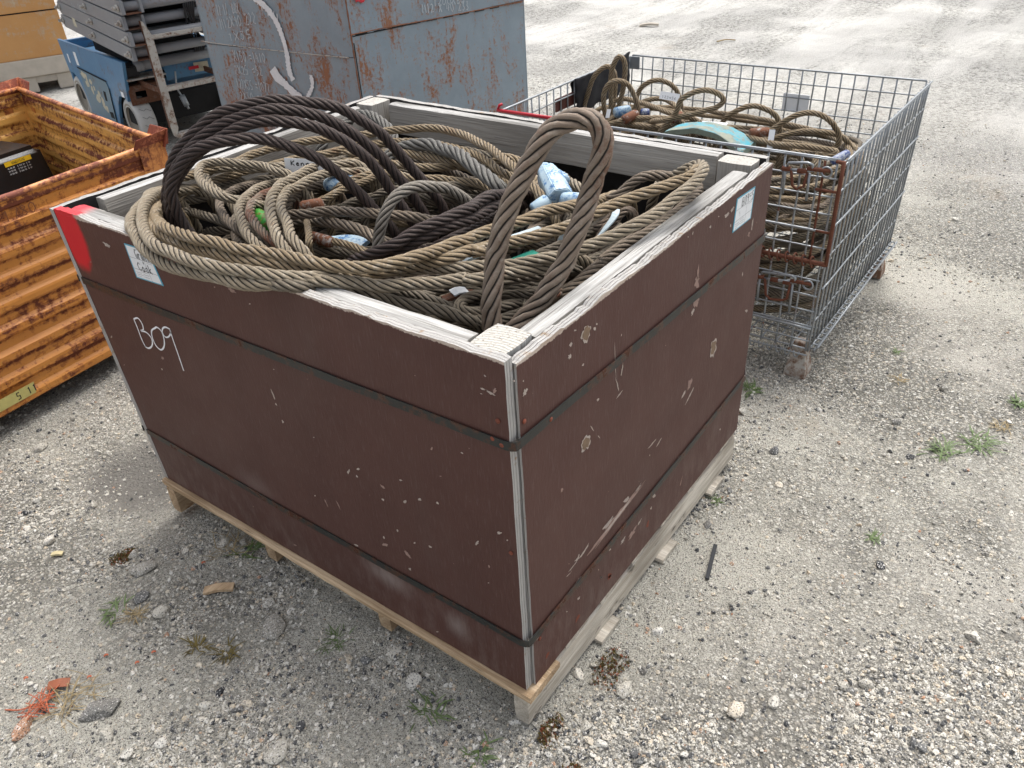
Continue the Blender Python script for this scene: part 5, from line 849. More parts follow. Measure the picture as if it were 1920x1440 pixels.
for c, sx, sy in ((c00, -1, 1), (c10, 1, 1), (c01, -1, -1), (c11, 1, -1)):
    mb = MB(); w = .105; t = .006   # corner post angle
    for (a, b) in ((ex*sx, ey*sy), (ey*sy, ex*sx)):
        p = c - a*.002 - b*.012; mb.hexa([p+Vector((0, 0, .03)), p+a*w+Vector((0, 0, .03)), p+a*w+b*t+Vector((0, 0, .03)), p+b*t+Vector((0, 0, .03)), p+Vector((0, 0, .735)), p+a*w+Vector((0, 0, .735)), p+a*w+b*t+Vector((0, 0, .735)), p+b*t+Vector((0, 0, .735))])
    mb.build('corner_post', G['orange_post'], bn, bevel=.001)
    mb = MB(); h0, h1 = .712, .768; q = c - ex*sx*.030 - ey*sy*.030; w = .155   # flared stacking bracket
    for (a, b) in ((ex*sx, ey*sy), (ey*sy, ex*sx)):
        o1 = b*.028
        mb.hexa([q+o1+Vector((0, 0, h0-.004)), q+o1+a*w+Vector((0, 0, h0)), q+o1+a*w+b*.006+Vector((0, 0, h0)), q+o1+b*.006+Vector((0, 0, h0-.004)), q+Vector((0, 0, h1)), q+a*(w*.9)+Vector((0, 0, h1-.006)), q+a*(w*.9)+b*.006+Vector((0, 0, h1-.006)), q+b*.006+Vector((0, 0, h1))])
    mb.build('stacking_bracket', G['bracket'], bn, bevel=.0015)
    mb = MB(); mb.hexa([c+ex*sx*.01+ey*sy*.01+Vector((0, 0, 0))] + [c+ex*sx*.09+ey*sy*.01, c+ex*sx*.09+ey*sy*.09, c+ex*sx*.01+ey*sy*.09] + [c+ex*sx*.01+ey*sy*.01+Vector((0, 0, .099)), c+ex*sx*.09+ey*sy*.01+Vector((0, 0, .099)), c+ex*sx*.09+ey*sy*.09+Vector((0, 0, .099)), c+ex*sx*.01+ey*sy*.09+Vector((0, 0, .099))]); mb.build('foot', G['orange_post'], bn, bevel=.002)
no = Vector((ex.y, -ex.x, 0)); P = lambda x, z, l=.0145: c00 - ex*(.79-x)/.9945 + no*l + Vector((0, 0, z))
mb = MB(); mb.hexa([P(-.20, .100, .015), P(.034, .100, .015), P(.040, .139, .015), P(-.194, .139, .015), P(-.20, .100, .0156), P(.034, .100, .0156), P(.040, .139, .0156), P(-.194, .139, .0156)], 0)
write(mb, '5 11', P(-.028, .107, .0162), P(-.010, .107, .0162)-P(-.028, .107, .0162), Vector((0, 0, .024)), .0035, no, 1); write(mb, 'DO NOT WELD', P(-.19, .104, .0162), P(-.182, .104, .0162)-P(-.19, .104, .0162), Vector((0, 0, .009)), .0012, no, 1); write(mb, 'CAUTION', P(-.19, .124, .0162), P(-.182, .124, .0162)-P(-.19, .124, .0162), Vector((0, 0, .009)), .0012, no, 1)
o = mb.build('capacity_sticker', [G['yellow_old'], G['ink']], bn)
mb = MB(); write(mb, '1780', P(.165, .653, .0075), P(.193, .653, .0075)-P(.165, .653, .0075), Vector((0, 0, .034)), .004, no, 0, .03, .2); mb.build('stencilled_number', G['stencil'], bn)
# machine inside the bin
mc = thing('black_machine', 'black plastic machine housing with a yellow warning label inside the orange bin', 'machine', (.62, 3.25, .11))
def rbox(name, lo, hi, mat, parent, M=None, bevel=.01, taper=0):
    mb = MB(); (a, b, c), (d, e, f) = lo, hi; t = taper; p = [(a, b, c), (d, b, c), (d, e, c), (a, e, c), (a+t, b+t, f), (d-t, b+t, f), (d-t, e-t, f), (a+t, e-t, f)]
    if M is not None: p = [M @ Vector(q) for q in p]
    mb.hexa(p); return mb.build(name, G[mat], parent, bevel=bevel, seg=3)
Mm = Matrix.Translation((.60, 3.24, 0)) @ Matrix.Rotation(.16, 4, 'Z')
rbox('housing', (-.34, -.02, .25), (.30, .30, .54), 'black', mc, Mm, .03, .025); rbox('base', (-.36, -.05, .11), (.33, .32, .30), 'black', mc, Mm, .015)
rbox('lip', (-.365, -.055, .29), (.335, .325, .31), 'black', mc, Mm, .005); rbox('filler_cap', (-.24, .08, .535), (-.13, .19, .56), 'black', mc, Mm, .01)
mb = MB(); q = lambda x, z, l=0: Mm @ Vector((x+.03, -.0215+.025*(z+.085-.25)/.29-l, z+.085)); nq = (Mm.to_3x3() @ Vector((0, -1, .12))).normalized()
mb.add([q(.045, .408, .001), q(.175, .408, .001), q(.175, .428, .001), q(.045, .428, .001)], [(0, 1, 2, 3)], 0)
write(mb, 'WARNING', q(.078, .412, .002), q(.087, .412, .002)-q(.078, .412, .002), q(.078, .424, .002)-q(.078, .412, .002), .0018, nq, 1)
for k in range(3): write(mb, 'IMPROPER USE CAN CAUSE IN', q(.05, .396-.012*k, .002), q(.0542, .396-.012*k, .002)-q(.05, .396-.012*k, .002), q(.05, .402-.012*k, .002)-q(.05, .396-.012*k, .002), .0011, nq, 2)
mb.build('warning_label', [G['yellow'], G['ink'], G['paper']], mc)
def blobbag(name, c, s, label, cat, mat):
    v, f = ico(4); w = [Vector(p)*(1+.35*noise.noise(Vector(p)*2.1+Vector(c)*5)+.16*abs(noise.noise(Vector(p)*6))) for p in v]
    me = bpy.data.meshes.new(name); me.from_pydata([(c[0]+p.x*s[0], c[1]+p.y*s[1], c[2]+p.z*s[2]) for p in w], [], [tuple(int(q) for q in p) for p in f]); return tag(link(name, me, None, G[mat]), label, cat)
blobbag('plastic_bag', (.62, 2.88, .37), (.14, .10, .11), 'crumpled clear plastic bag standing beside the black machine in the bin', 'plastic bag', 'bag')
blobbag('plastic_bag', (.40, 2.70, .36), (.15, .11, .10), 'crumpled clear plastic bag at the near wall of the bin, left of the other', 'plastic bag', 'bag')
blobbag('refuse_sack', (.38, 2.75, .20), (.26, .24, .12), 'black sack under the clear plastic bags in the bin', 'sack', 'black')
# ------------------------------------------------------------ grey steel box
mx = thing('steel_box', 'tall grey blue steel box with rust patches, chalk figures and a white arrow', 'steel box', (2.6, 2.9, 0))
Cc, Lc, Rc = Vector((2.08, 2.45, 0)), Vector((2.03, 3.56, 0)), Vector((3.23, 2.247, 0)); Bc = Lc+Rc-Cc; ZM = 1.38; up = Vector((0, 0, 1))
def plate(name, A, B, out, z0, z1, th=.006, par=mx, mat='metal_box'):
    out = Vector(out).normalized(); mb = MB(); n = 24; vs = []
    for s in (0, 1):
        for i in range(n+1):
            for j in range(9):
                p = A.lerp(B, i/n)+up*(z0+(z1-z0)*j/8)+out*(.004*noise.noise(Vector((i*.25, j*.6, z1)))*(0 < i < n)-s*th); vs.append(p)
    k = (n+1)*9; ix = lambda i, j: i*9+j; f0 = [(ix(i, j), ix(i+1, j), ix(i+1, j+1), ix(i, j+1)) for i in range(n) for j in range(8)]
    mb.add(vs, f0+[tuple(k+q for q in f[::-1]) for f in f0]+[(ix(i, 8), ix(i+1, 8), k+ix(i+1, 8), k+ix(i, 8)) for i in range(n)]+[(ix(0, j), ix(0, j+1), k+ix(0, j+1), k+ix(0, j)) for j in range(8)]+[(ix(n, j+1), ix(n, j), k+ix(n, j), k+ix(n, j+1)) for j in range(8)]+[(ix(i+1, 0), ix(i, 0), k+ix(i, 0), k+ix(i+1, 0)) for i in range(n)])
    return mb.build(name, G[mat], par)
dl = (Lc-Cc).normalized(); dr = (Rc-Cc).normalized(); nl = Vector((-dl.y, dl.x, 0)); nr = Vector((dr.y, -dr.x, 0))
nl = nl if nl.dot(Cc-Bc) > 0 else -nl; nr = nr if nr.dot(Cc-Bc) > 0 else -nr
plate('lower_plate', Lc, Cc, nl, 0.0, .732); plate('upper_plate', Lc, Cc, nl, .735, ZM); plate('lower_plate', Cc, Rc, nr, 0.0, .826); plate('upper_plate', Cc+nr*.002, Rc+nr*.002, nr, .831, ZM)
plate('rear_plate', Rc, Bc, -nl, 0, ZM); plate('rear_plate', Bc, Lc, -nr, 0, ZM)
mb = MB(); mb.hexa([Cc+up*(ZM-.3), Rc+up*(ZM-.3), Bc+up*(ZM-.3), Lc+up*(ZM-.3), Cc+up*(ZM-.294), Rc+up*(ZM-.294), Bc+up*(ZM-.294), Lc+up*(ZM-.294)]); mb.build('deck_plate', G['metal_box'], mx)
fl = lambda s, z, l=.003: Cc+dl*s+nl*l+up*z; fr = lambda s, z, l=.004: Cc+dr*s+nr*l+up*z
def weld(name, P, r, mat='beam_rust'):
    Q = cspline(P, .012)[0]; mb = MB(); mb.tube([Vector(q) for q in Q], [r*RNG.uniform(.6, 1.3) for _ in Q], 6); mb.build(name, G[mat], mx)
weld('weld_seam', [fl(s, z, .002) for s, z in METAL['seamL']], .0032); weld('weld_seam', [fr(s, z, .003) for s, z in METAL['seamR']], .0034, 'weldrust')
weld('weld_seam', [Cc+up*z+(nl+nr)*.002 for z in (.0, .3, .6, .9, 1.2, ZM)], .0042, 'weldrust')
mb = MB()
for a in range(9): s = .02+a*.11; ribbon(mb, [fr(s, .8345-.0014*a, .0065), fr(s+.07, .8335-.0014*a, .0065)], .0045, nr, 0)
ribbon(mb, [fr(.005, .80-.09*k, .0055) for k in range(8)], .006, nr, 0); mb.build('open_seam', G['hole'], mx)
mb = MB(); A = METAL['arrow']; ribbon(mb, [fl(*p, .0085) for p in cspline([(q[0], q[1], 0) for q in A], .008)[0][:, :2]], .034, nl, 0, 0, .25)
ribbon(mb, [fl(*p, .009) for p in cspline([(q[0], q[1], 0) for q in METAL['arrow2']], .008)[0][:, :2]], .045, nl, 0, 0, .25); ribbon(mb, [fl(*p, .0088) for p in cspline([(q[0], q[1], 0) for q in METAL['arrow3']], .008)[0][:, :2]], .022, nl, 0, 0, .4)
ribbon(mb, [fl(.60, .64, .0092), fl(.575, .60, .0092), fl(.54, .575, .0092), (fl(.52, .575, .0092))], .055, nl, 0, 0, .3)
for k in range(7): s, z = .60-.02*k, .985-.012*k; ribbon(mb, [fl(s, z, .0087), fl(s+RNG.uniform(-.01, .01), z-RNG.uniform(.02, .06), .0087)], .004, nl, 0)
mb.build('painted_arrow', G['whitewash'], mx)
for t, ((s0, z0), (s1, z1)), h in METAL['txt']:
    mb = MB(); n = len(t); a = fl(s0, z0-h/2, .0085); b = fl(s1, z1-h/2, .0085); write(mb, t, a, (b-a)/(n*1.05), up*h, .0042, nl, 0, .08); mb.build('chalk_writing', G['chalk'], mx)
for t, ((s0, z0), (s1, z1)), h in METAL['txtR']:
    mb = MB(); n = len(t); a = fr(s0, z0-h/2, .009); b = fr(s1, z1-h/2, .009); write(mb, t, a, (b-a)/(n*1.05), up*h, .0042, nr, 0, .08); mb.build('chalk_writing', G['chalk'], mx)
mb = MB(); c = fr(.08, 1.0, .008)
vs = [c]+[c+dr*(.05*math.cos(a)*RNG.uniform(.8, 1.1))+up*(.03*math.sin(a)*RNG.uniform(.8, 1.1)) for a in [k*math.pi/10 for k in range(20)]]; mb.add(vs, [(0, 1+k, 1+(k+1) % 20) for k in range(20)]); mb.build('red_paint_spot', G['red'], mx)
# ------------------------------------------------------------ scissor lift
U_ = Vector((math.cos(math.radians(77.2)), math.sin(math.radians(77.2)), 0)); N_ = Vector((U_.y, -U_.x, 0)); F0 = Vector((2.07, 4.65, 0))
ML = Matrix.Translation(F0) @ Matrix((U_, N_, up)).transposed().to_4x4()     # local: x back along the machine, y across to its right, z up
lf = thing('scissor_lift', 'blue and grey scissor lift, folded down, with solid tyres and an access ladder', 'scissor lift', F0+U_*.5+N_*.35)
l3 = lambda x, y, z: ML @ Vector((x, y, z))
def lb(name, lo, hi, mat, bevel=.003, M=None): return rbox(name, lo, hi, mat, lf, ML if M is None else ML @ M, bevel)
WD = .74
for sy in (0, 1):
    y = 0 if sy == 0 else WD; dy = .02 if sy == 0 else -.02
    ol = [(-.145, .558), (-.018, .297), (.05, .325), (.14, .31), (.21, .25), (.27, .16), (.335, .045), (.94, .075), (.965, .20), (1.02, .30), (1.10, .335), (1.20, .335), (1.25, .557)]
    mb = MB(); mb.prism([l3(x, y, z) for x, z in ol], N_*dy); mb.build('side_panel', G['blue'], lf, bevel=.002)
    yy = y-(.004 if sy == 0 else -.004)
    if sy == 0:
        mb = MB(); mb.prism([l3(x, -.005, z) for x, z in [(.92, .39), (.33, .375), (.305, .33), (.37, .10), (.90, .095)]], N_*.003); mb.build('door', G['blue_pale'], lf)
        mb = MB(); mb.prism([l3(x, -.006, z) for x, z in [(.935, .402), (.315, .387), (.315, .379), (.935, .394)]], N_*.002); mb.prism([l3(x, -.006, z) for x, z in [(.30, .34), (.31, .34), (.375, .10), (.365, .10)]], N_*.002)
        mb.prism([l3(x, -.0065, z) for x, z in [(.46, .30), (.41, .30), (.43, .235), (.47, .235)]], N_*.001); mb.prism([l3(x, -.0065, z) for x, z in [(.46, .16), (.385, .165), (.39, .12), (.46, .12)]], N_*.001); mb.build('door_gap', G['hole'], lf)
        mb = MB(); rg = random.Random(2)
        for (x, z, w, h) in ((.84, .36, .10, .05), (.80, .30, .09, .05), (.70, .33, .06, .05), (.72, .27, .07, .06), (.64, .22, .10, .07), (.55, .20, .08, .09), (.58, .26, .07, .05), (.66, .29, .05, .04), (.50, .17, .06, .05), (.78, .34, .05, .08)):
            pp = [(x+w*.5*math.cos(a)*rg.uniform(.6, 1.2), z+h*.5*math.sin(a)*rg.uniform(.6, 1.2)) for a in [k*math.pi/5 for k in range(10)]]; mb.prism([l3(a, -.0058-rg.uniform(0, .0008), b) for a, b in pp], N_*.0006, 0)
        mb.build('worn_sticker', G['cream'], lf)
        for (x, z, w, h) in ((1.10, .44, .028, .06), (.90, .46, .055, .09), (.05, .335, .05, .035)): mb = MB(); mb.hexa([l3(x-w/2, -.0015, z-h/2), l3(x+w/2, -.0015, z-h/2), l3(x+w/2, -.0002, z-h/2), l3(x-w/2, -.0002, z-h/2), l3(x-w/2, -.0015, z+h/2), l3(x+w/2, -.0015, z+h/2), l3(x+w/2, -.0002, z+h/2), l3(x-w/2, -.0002, z+h/2)]); mb.build('worn_sticker', G['paper'], lf)
    for xc in (.055, 1.145):
        mb = MB(); y0 = y+(.012 if sy == 0 else -.012); d = .115 if sy == 0 else -.115; R1 = .152; n = 36
        pr = [(.100, 0), (R1-.014, .0), (R1-.002, .010), (R1, .03), (R1, .085), (R1-.003, .105), (R1-.02, .115)]; vs = []
        for r, t in pr: vs += [l3(xc+r*math.cos(2*math.pi*k/n), y0+d*t/.115, R1+r*math.sin(2*math.pi*k/n)) for k in range(n)]
        mb.add(vs, [(i*n+k, i*n+(k+1) % n, (i+1)*n+(k+1) % n, (i+1)*n+k) for i in range(len(pr)-1) for k in range(n)], 0, True)
        wh = mb.build('wheel', G['tyre'], lf)
        mb = MB(); vs = []
        for r, t in ((.122, -.002), (.108, .0), (.100, .02), (.045, .05), (.0, .05)): vs += [l3(xc+r*math.cos(2*math.pi*k/n), y0+d*t/.115, R1+r*math.sin(2*math.pi*k/n)) for k in range(n)]
        mb.add(vs, [(i*n+k, i*n+(k+1) % n, (i+1)*n+(k+1) % n, (i+1)*n+k) for i in range(4) for k in range(n)], 0, False); mb.build('rim', G['rim'], wh)
        if sy == 0:
            mb = MB()
            for k in range(18):
                a = 2*math.pi*k/18; P_ = [l3(xc+(R1+.0012)*math.cos(a+da), y0+d*t, R1+(R1+.0012)*math.sin(a+da)) for t, da in ((.25, 0), (.45, .12), (.62, .05), (.85, .18))]
                mb.tube(P_, .0022, 4)
            mb.build('tread', G['tyre_groove'], wh)
lb('chassis', (-.02, .03, .13), (1.20, WD-.03, .30), 'hole', .004); lb('chassis_deck', (.10, .03, .40), (1.24, WD-.03, .47), 'blue', .004); lb('battery_box', (.12, .30, .30), (.7, .72, .46), 'blue', .01)
lb('rear_step', (1.245, .02, .20), (1.28, WD-.02, .54), 'blue', .004)
mb = MB(); pts_ = [(.012, .275), (.212, .275), (.212, .392), (.012, .392)]; hp = [(.065+.035*math.cos(a)*(1.0)+.02, .335+.020*math.sin(a)) for a in [k*math.pi/8 for k in range(16)]]
for (y0, y1, z0, z1) in ((.012, .052, .275, .392), (.122, .212, .275, .392), (.052, .122, .275, .314), (.052, .122, .356, .392)): mb.box((0, 0, 0), (1, 1, 1), 0, ML @ Matrix.Translation((-.055, y0, z0)) @ Matrix.Diagonal((.008, y1-y0, z1-z0, 1)))
mb.box((0, 0, 0), (1, 1, 1), 0, ML @ Matrix.Translation((-.055, .012, .388)) @ Matrix.Diagonal((.15, .20, .006, 1))); bp = mb.build('bumper', G['dark_rust'], lf, bevel=.0008)
mb = MB(); mb.cyl(l3(-.056, .178, .348), l3(-.068, .178, .348), .011, 6); mb.build('bolt', G['beam_rust'], bp)
lb('dark_core_block', (.16, .135, .50), (.86, WD-.135, 1.02), 'hole', .004); lb('hose_cover', (-.10, .012, .455), (.05, .105, .52), 'black', .008); lb('bracket_plate', (-.12, .012, .435), (.05, .26, .445), 'beam_rust', .002); lb('dark_cavity_block', (.02, .012, .39), (.06, .30, .44), 'hole', .002)  # near-black core and cavity blocks stand in for shaded hollows
tl = Matrix.Rotation(math.atan2(-.085, 1.25), 4, 'Y')
for lv in range(5):
    z = .592+.0865*lv; off_ = -.035*(lv % 2)
    for sy, (ya, yb) in enumerate(((-.0, .022), (.112, .130), (WD-.13, WD-.11), (WD-.022, WD))):
        mb = MB(); x0, x1 = -.40+off_, .93+off_*.5; zb = z+.0*sy
        if ya in (-.0, WD-.022):
            mb.prism([l3(x0, ya, z+.004), l3(x0+.015, ya, z), l3(x1-.03, ya, z+.080), l3(x1, ya, z+.10), l3(x1, ya, z+.150), l3(x1-.02, ya, z+.162), l3(x0, ya, z+.078)], N_*(yb-ya))
        else: mb.prism([l3(x0, ya, z+.002), l3(x1-.05, ya, z+.082), l3(x1-.05, ya, z+.155), l3(x0, ya, z+.074)], N_*(yb-ya))
        mb.build('scissor_arm', G['grey_beam'], lf, bevel=.0015)
    mb = MB(); zc = z+.040
    for (ya, yb) in ((.022, .112), (WD-.112, WD-.022)):
        mb.prism([l3(x0-.002, ya, z+.001), l3(x0+.10, ya, z+.007), l3(x0+.10, ya, z+.011), l3(x0-.002, ya, z+.006)], N_*(yb-ya))
    mb.build('cross_plate', G['dark_rust'], lf)
    mb = MB(); mb.cyl(l3(x0+.05, .022, zc), l3(x0+.05, WD-.022, zc), .027, 18); mb.cyl(l3(x0+.55, .022, zc+.035), l3(x0+.55, WD-.022, zc+.035), .024, 14); mb.build('cross_tube', G['grey_beam'], lf)
    for xb, zz in ((x0+.04, zc), (x0+.66, z+.088), (x1-.04, z+.125)):
        mb = MB(); mb.cyl(l3(xb, .0, zz), l3(xb, -.012, zz), .020, 12); mb.cyl(l3(xb, -.010, zz), l3(xb, -.034, zz), .011, 6); mb.build('pivot_bolt', G['beam_rust'], lf)
mb = MB(); mb.cyl(l3(-.08, .10, .512), l3(-.08, WD-.02, .512), .032, 20); mb.cyl(l3(-.08, .09, .512), l3(-.08, .14, .512), .036, 20); mb.build('cross_tube', G['grey_beam'], lf)
for q in range(6):
    mb = MB(); yb = .36+.012*q; mb.tube([Vector(p) for p in cspline([l3(-.36, yb+.05, .95), l3(-.40, yb+.02, .84), l3(-.37, yb+.03+.02*math.sin(q), .72), l3(-.30, yb+.07, .62), l3(-.18, yb+.10, .55)], .02)[0]], .0055, 6); mb.build('hydraulic_hose', G['black'], lf)
mb = MB(); write(mb, 'MAY 0482', l3(.56, -.0012, .81), -U_*.032, up*.045, .004, -N_, 0, .06); mb.build('chalk_writing', G['chalk'], lf)
mb = MB(); mb.hexa([l3(.66, -.0012, .70), l3(.60, -.0012, .695), l3(.60, -.0004, .695), l3(.66, -.0004, .70), l3(.66, -.0012, .755), l3(.60, -.0012, .75), l3(.60, -.0004, .75), l3(.66, -.0004, .755)]); mb.build('worn_sticker', G['cream'], lf)
# ladder
ld = []
for y in (.090, .545):
    fr_ = [(.0, .812), (.0, .18), (.004, .135), (.022, .118), (.046, .175), (.046, .72), (.012, .805)]
    mb = MB(); mb.prism([l3(-.438, y+q, z) for q, z in fr_], U_*.006); mb.build('ladder_rail', G['beam_rust'], lf, bevel=.001)
    mb = MB(); mb.prism([l3(-.432, y+q, z) for q, z in [(.040, .715), (.040, .175), (.046, .175), (.046, .715)]], U_*.04); mb.prism([l3(-.432, y+q, z) for q, z in [(.0, .81), (.0, .18), (.005, .18), (.005, .81)]], U_*.03); mb.build('ladder_flange', G['dark_rust'], lf)
    mb = MB(); mb.box((0, 0, 0), (1, 1, 1), 0, ML @ Matrix.Translation((-.40, y+.012, .385)) @ Matrix.Diagonal((.40, .012, .035, 1))); mb.build('ladder_bracket', G['dark_rust'], lf)
for z in (.703, .398, .112):
    mb = MB(); mb.box((0, 0, 0), (1, 1, 1), 0, ML @ Matrix.Translation((-.440, .120, z)) @ Matrix.Diagonal((.085, .43, .022, 1))); mb.build('rung', G['beam_rust'], lf, bevel=.003)
mb = MB(); mb.hexa([l3(.02, .30, .37), l3(.02, .66, .37), l3(.03, .66, .37), l3(.03, .30, .37), l3(.02, .30, .47), l3(.02, .66, .47), l3(.03, .66, .47), l3(.03, .30, .47)], 0); mb.hexa([l3(.012, .50, .39), l3(.012, .60, .385), l3(.014, .60, .385), l3(.014, .50, .39), l3(.012, .50, .45), l3(.012, .60, .445), l3(.014, .60, .445), l3(.014, .50, .45)], 1); mb.hexa([l3(.010, .46, .41), l3(.010, .53, .41), l3(.0115, .53, .41), l3(.0115, .46, .41), l3(.010, .46, .43), l3(.010, .53, .43), l3(.0115, .53, .43), l3(.0115, .46, .43)], 2); mb.build('rear_panel', [G['blue'], G['cream'], G['red']], lf)
mb = MB(); mb.tube([Vector(p) for p in cspline([l3(-.09, .33, .44), l3(-.10, .315, .38), l3(-.10, .31, .33), l3(-.11, .325, .28)], .01)[0]], .006, 8); mb.cyl(l3(-.11, .322, .29), l3(-.125, .335, .22), .019, 12); mb.cyl(l3(-.125, .335, .22), l3(-.13, .34, .20), .008, 8); mb.build('power_plug', G['galv'], lf)
lb('platform', (-.44, .0, 1.10), (1.20, WD, 1.16), 'grey_beam', .006)
mb = MB()
for x, y in ((-.42, .02), (-.42, WD-.02), (.4, .02), (.4, WD-.02), (1.18, .02), (1.18, WD-.02)): mb.cyl(l3(x, y, 1.16), l3(x, y, 2.1), .019, 10)
for z in (1.62, 2.1):
    for a, b in (((-.42, .02), (1.18, .02)), ((1.18, .02), (1.18, WD-.02)), ((1.18, WD-.02), (-.42, WD-.02)), ((-.42, WD-.02), (-.42, .02))): mb.cyl(l3(*a, z), l3(*b, z), .019, 10)
mb.build('guard_rail', G['grey_beam'], lf)
# ------------------------------------------------------------ wooden crate at the back
wc = thing('plywood_shipping_box', 'orange brown plywood box on pale skids behind the scissor lift', 'crate', (2.2, 7.9, 0))
e = Vector((.92, -.39, 0)).normalized(); b_ = Vector((.39, .92, 0)).normalized(); MW = Matrix.Translation(Vector((2.93, 6.90, 0))-e*2.2) @ Matrix((e, b_, up)).transposed().to_4x4()
def wb_(name, lo, hi, mat, bv=.004): return rbox(name, lo, hi, mat, wc, MW, bv)
wb_('side', (0, .02, .27), (2.2, .04, .62), 'ply'); wb_('side', (0, .02, .63), (2.2, .04, .985), 'ply'); wb_('side', (0, .02, 1.0), (2.2, .04, 1.35), 'ply'); wb_('seam', (0, .03, .26), (2.2, .05, 1.36), 'hole', 0)
wb_('side', (2.18, .05, .27), (2.2, 1.3, 1.35), 'ply'); wb_('side', (0, .05, .27), (.02, 1.3, 1.35), 'ply'); wb_('side', (.02, 1.28, .27), (2.18, 1.3, 1.35), 'ply'); wb_('lid', (-.02, 0, 1.36), (2.22, 1.32, 1.385), 'skid')
wb_('base_rail', (-.02, 0, .13), (2.24, .045, .27), 'skid', .006); wb_('top_batten', (0, 0, 1.0), (2.2, .019, 1.09), 'skid')
for x in (.05, 1.0, 1.72, 2.02): wb_('skid', (x, .02, 0), (x+.14, 1.25, .129), 'skid', .006)
wb_('skid', (1.1, .03, .07), (2.1, .06, .129), 'skid', .006)
wb_('edge_batten', (1.55, .004, .27), (1.62, .019, .62), 'skid')
mb = MB(); n_ = -b_; write(mb, 'M', MW @ Vector((1.68, .018, .78)), e*.10, up*.085, .007, n_, 0); ribbon(mb, [MW @ Vector((1.80, .018, .88)), MW @ Vector((1.83, .018, .80))], .007, n_, 0); mb.build('marker_writing', G['ink'], wc)
# ------------------------------------------------------------ weeds and litter
def blades(name, x, y, n, L, w, mat, label, cat='weed', flat=.5, seed=0, group='weeds in the gravel', wide=1.0):
    rg = random.Random(seed); mb = MB(); z0 = float(ground_h(np.array(x), np.array(y)))
    for k in range(int(n*1.8)):
        a = rg.uniform(0, 6.28); l = L*rg.uniform(.25, .85); r0_ = rg.uniform(0, .75)*L*.6; x_ = x+rg.gauss(0, L*.22); y_ = y+rg.gauss(0, L*.18); d = Vector((math.cos(a), math.sin(a), 0)); el = rg.uniform(.1, 1.2)*(1-flat)+.12
        p = Vector((x_, y_, z0))+d*r0_*wide*.4; s = Vector((-d.y, d.x, 0)); vs = []; seg = 5
        for q in range(seg+1):
            t = q/seg; c = p+d*l*t*math.cos(el)+Vector((0, 0, l*(math.sin(el)*t-.55*t*t*math.sin(el)+.02))); ww = w*.62*math.sin(math.pi*min(1, .15+t*.85))*.5+.0002; vs += [c-s*ww, c+s*ww+Vector((0, 0, ww*.4))]
        mb.add(vs, [(2*q, 2*q+1, 2*q+3, 2*q+2) for q in range(seg)], 0, True)
    return tag(mb.build(name, G[mat]), label, cat, group)
for i, a in enumerate([(1.412, .086, 26, .055, .006, 'grass', 'green weed rosette on the ground between the crate and the mesh basket'), (1.40, -.50, 26, .075, .0065, 'grass', 'left part of the largest green weed at the right of the photo'), (1.50, -.575, 34, .080, .006, 'grass', 'right part of the largest green weed at the right of the photo'), (1.773, -.639, 34, .05, .006, 'grass', 'dense green weed at the right edge of the photo'),
    (.943, -.435, 16, .035, .004, 'grass', 'small faint green weed in the open gravel right of the crate'), (.861, -.037, 14, .030, .004, 'grass', 'small green weed close to the far end of the pallet side'), (1.891, -.243, 16, .035, .004, 'grass', 'sparse green weed right of the basket foot'), (-.001, .921, 12, .075, .007, 'grass', 'upright green weed sprouting under the left pallet edge beside a small foot'),
    (-.325, 1.036, 14, .06, .006, 'grass', 'broad leaved green weed in the left foreground'), (-.274, .77, 14, .055, .005, 'moss', 'brownish upright weed in the left foreground'), (-.243, .696, 20, .055, .004, 'moss', 'wispy dark green weed next to the brownish upright one'), (-.11, .046, 16, .05, .005, 'grass', 'thin green weed near the bottom edge left of the pallet corner'), (-.09, .20, 14, .07, .005, 'grass', 'long bladed green weed near the pallet left of its front foot'), (-.076, .512, 24, .055, .003, 'grass', 'wispy green weed below the middle pallet foot'),
    (-.30, .98, 26, .05, .003, 'drygrass', 'dry tuft below the broad leaved weed'), (-.52, .88, 30, .10, .0025, 'drygrass', 'dry grass tangled with the orange netting'), (1.72, -.30, 16, .04, .003, 'drygrass', 'dry tuft in the gravel right of the basket foot'), (1.62, -.62, 22, .05, .003, 'drygrass', 'dry tuft below the dense weed at the right edge'), (-.02, .97, 18, .10, .003, 'drygrass', 'dry straws beside the left pallet edge')]):
    blades('weed', *a[:6], a[6], seed=i*7+1)
def mossp(x, y, r, label, seed):
    rg = random.Random(seed); mb = MB(); z0 = float(ground_h(np.array(x), np.array(y)))
    for k in range(420):
        a = rg.uniform(0, 6.28); q = r*rg.random()**.6*(1+.5*noise.noise(Vector((a*1.2, seed, 0)))); p = Vector((x+q*math.cos(a)*1.3, y+q*math.sin(a)*.8, z0+.002)); h = rg.uniform(.003, .009); d = Vector((rg.uniform(-1, 1), rg.uniform(-1, 1), .9)).normalized()*h
        s = d.orthogonal().normalized()*h*.35; mb.add([p-s, p+s, p+d+s*.4, p+d-s*.3], [(0, 1, 2, 3)], rg.choice((0, 0, 1)))
    tag(mb.build('moss_patch', [G['moss'], G['leaf']]), label, 'moss', 'moss patches by the pallet')
mossp(.217, -.070, .045, 'olive and rust coloured moss patch right of the pallet by the round rock', 3); mossp(.015, -.045, .030, 'brownish moss at the ground by the front pallet foot', 5); mossp(-.05, -.13, .03, 'thin line of brown moss in the bottom foreground', 8); mossp(-.20, 1.20, .03, 'reddish brown moss left of the far pallet foot', 9)
def litter(name, pts, w, th, mat, label, cat): return strip(name, pts, w, th, (0, 0, 1), mat, label, cat)
gz = lambda x, y: float(ground_h(np.array(x), np.array(y)))
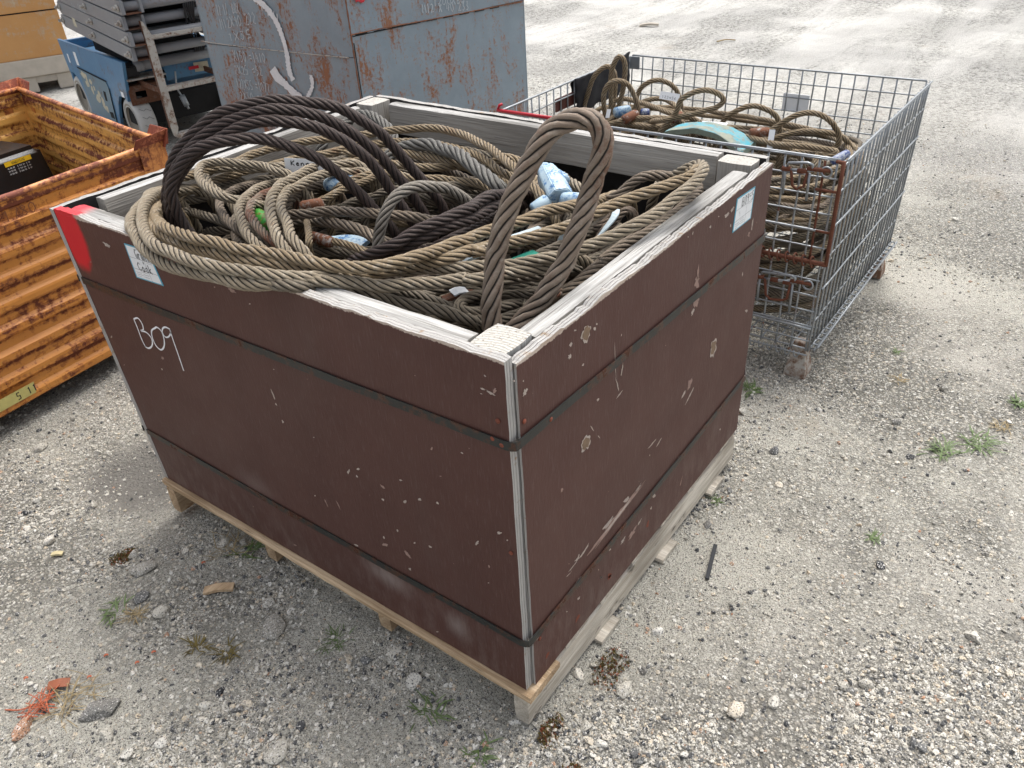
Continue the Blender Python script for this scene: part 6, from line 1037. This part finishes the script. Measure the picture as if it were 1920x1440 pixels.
mk = lambda x0, y0, x1, y1, dz=.004: [(x0, y0, gz(x0, y0)+dz), ((x0+x1)/2, (y0+y1)/2, gz((x0+x1)/2, (y0+y1)/2)+dz*1.6), (x1, y1, gz(x1, y1)+dz)]
litter('rubber_strip', mk(.695, -.106, .576, -.137, .006), .010, .005, 'rubber', 'black rubber strip on the gravel right of the crate', 'rubber strip')
litter('timber_scrap', mk(-.155, .90, -.105, .845, .008), .024, .008, 'pallet', 'flat timber scrap with orange paint on the ground left of the crate', 'timber scrap')
litter('timber_scrap', mk(6.95, 3.50, 7.03, 3.33, .015), .05, .02, 'skid', 'pale timber scrap lying far out in the yard', 'timber scrap')
litter('timber_scrap', mk(6.42, 2.44, 6.56, 2.33, .010), .018, .008, 'drygrass', 'thin stick lying far out in the yard', 'stick')
litter('leaf', mk(-.535, .955, -.500, .925, .010), .024, .001, 'leaf', 'dry red brown leaf in the left foreground', 'leaf')
litter('stone_chip', mk(-.305, 1.38, -.285, 1.36, .006), .013, .006, 'chipyellow', 'small yellow chip at the left edge of the photo', 'stone chip')
mb = MB(); rg = random.Random(12)
for k in range(26):
    a = rg.uniform(0, 3.1); c = Vector((-.575, .925, gz(-.575, .925)+.008)); p = c+Vector((rg.uniform(-.03, .03), rg.uniform(-.02, .02), rg.uniform(0, .008))); d = Vector((math.cos(a), math.sin(a), rg.uniform(-.2, .2)))*rg.uniform(.015, .035); mb.tube([p-d, p+Vector((0, 0, .004)), p+d], .0011, 5)
mb.tube([Vector(p) for p in cspline([(-.62, .985, .006), (-.60, .95, .010), (-.57, .93, .012), (-.55, .90, .008)], .01)[0]], .0018, 5)
tag(mb.build('orange_netting', G['orange_net']), 'tangle of orange plastic netting in the bottom left corner', 'netting')
for k, (x, y, lb_) in enumerate(((-.415, .925, 'orange plastic flake left of the weeds, nearest to the netting'), (-.345, .84, 'orange plastic flake between the netting and the brownish weed'), (-.385, .845, 'lower orange plastic flake below the dry tuft'), (-.10, .985, 'tiny orange flake beside the left pallet edge'), (-.555, 1.03, 'pinkish orange flake at the left edge above the leaf'), (-.47, .905, 'orange flake touching the dry grass at the leaf'))):
    litter('plastic_flake', mk(x, y, x+.008, y-.004, .006), .005, .0015, 'orange_net', lb_, 'plastic flake')
S.render.resolution_x, S.render.resolution_y = 1024, 768
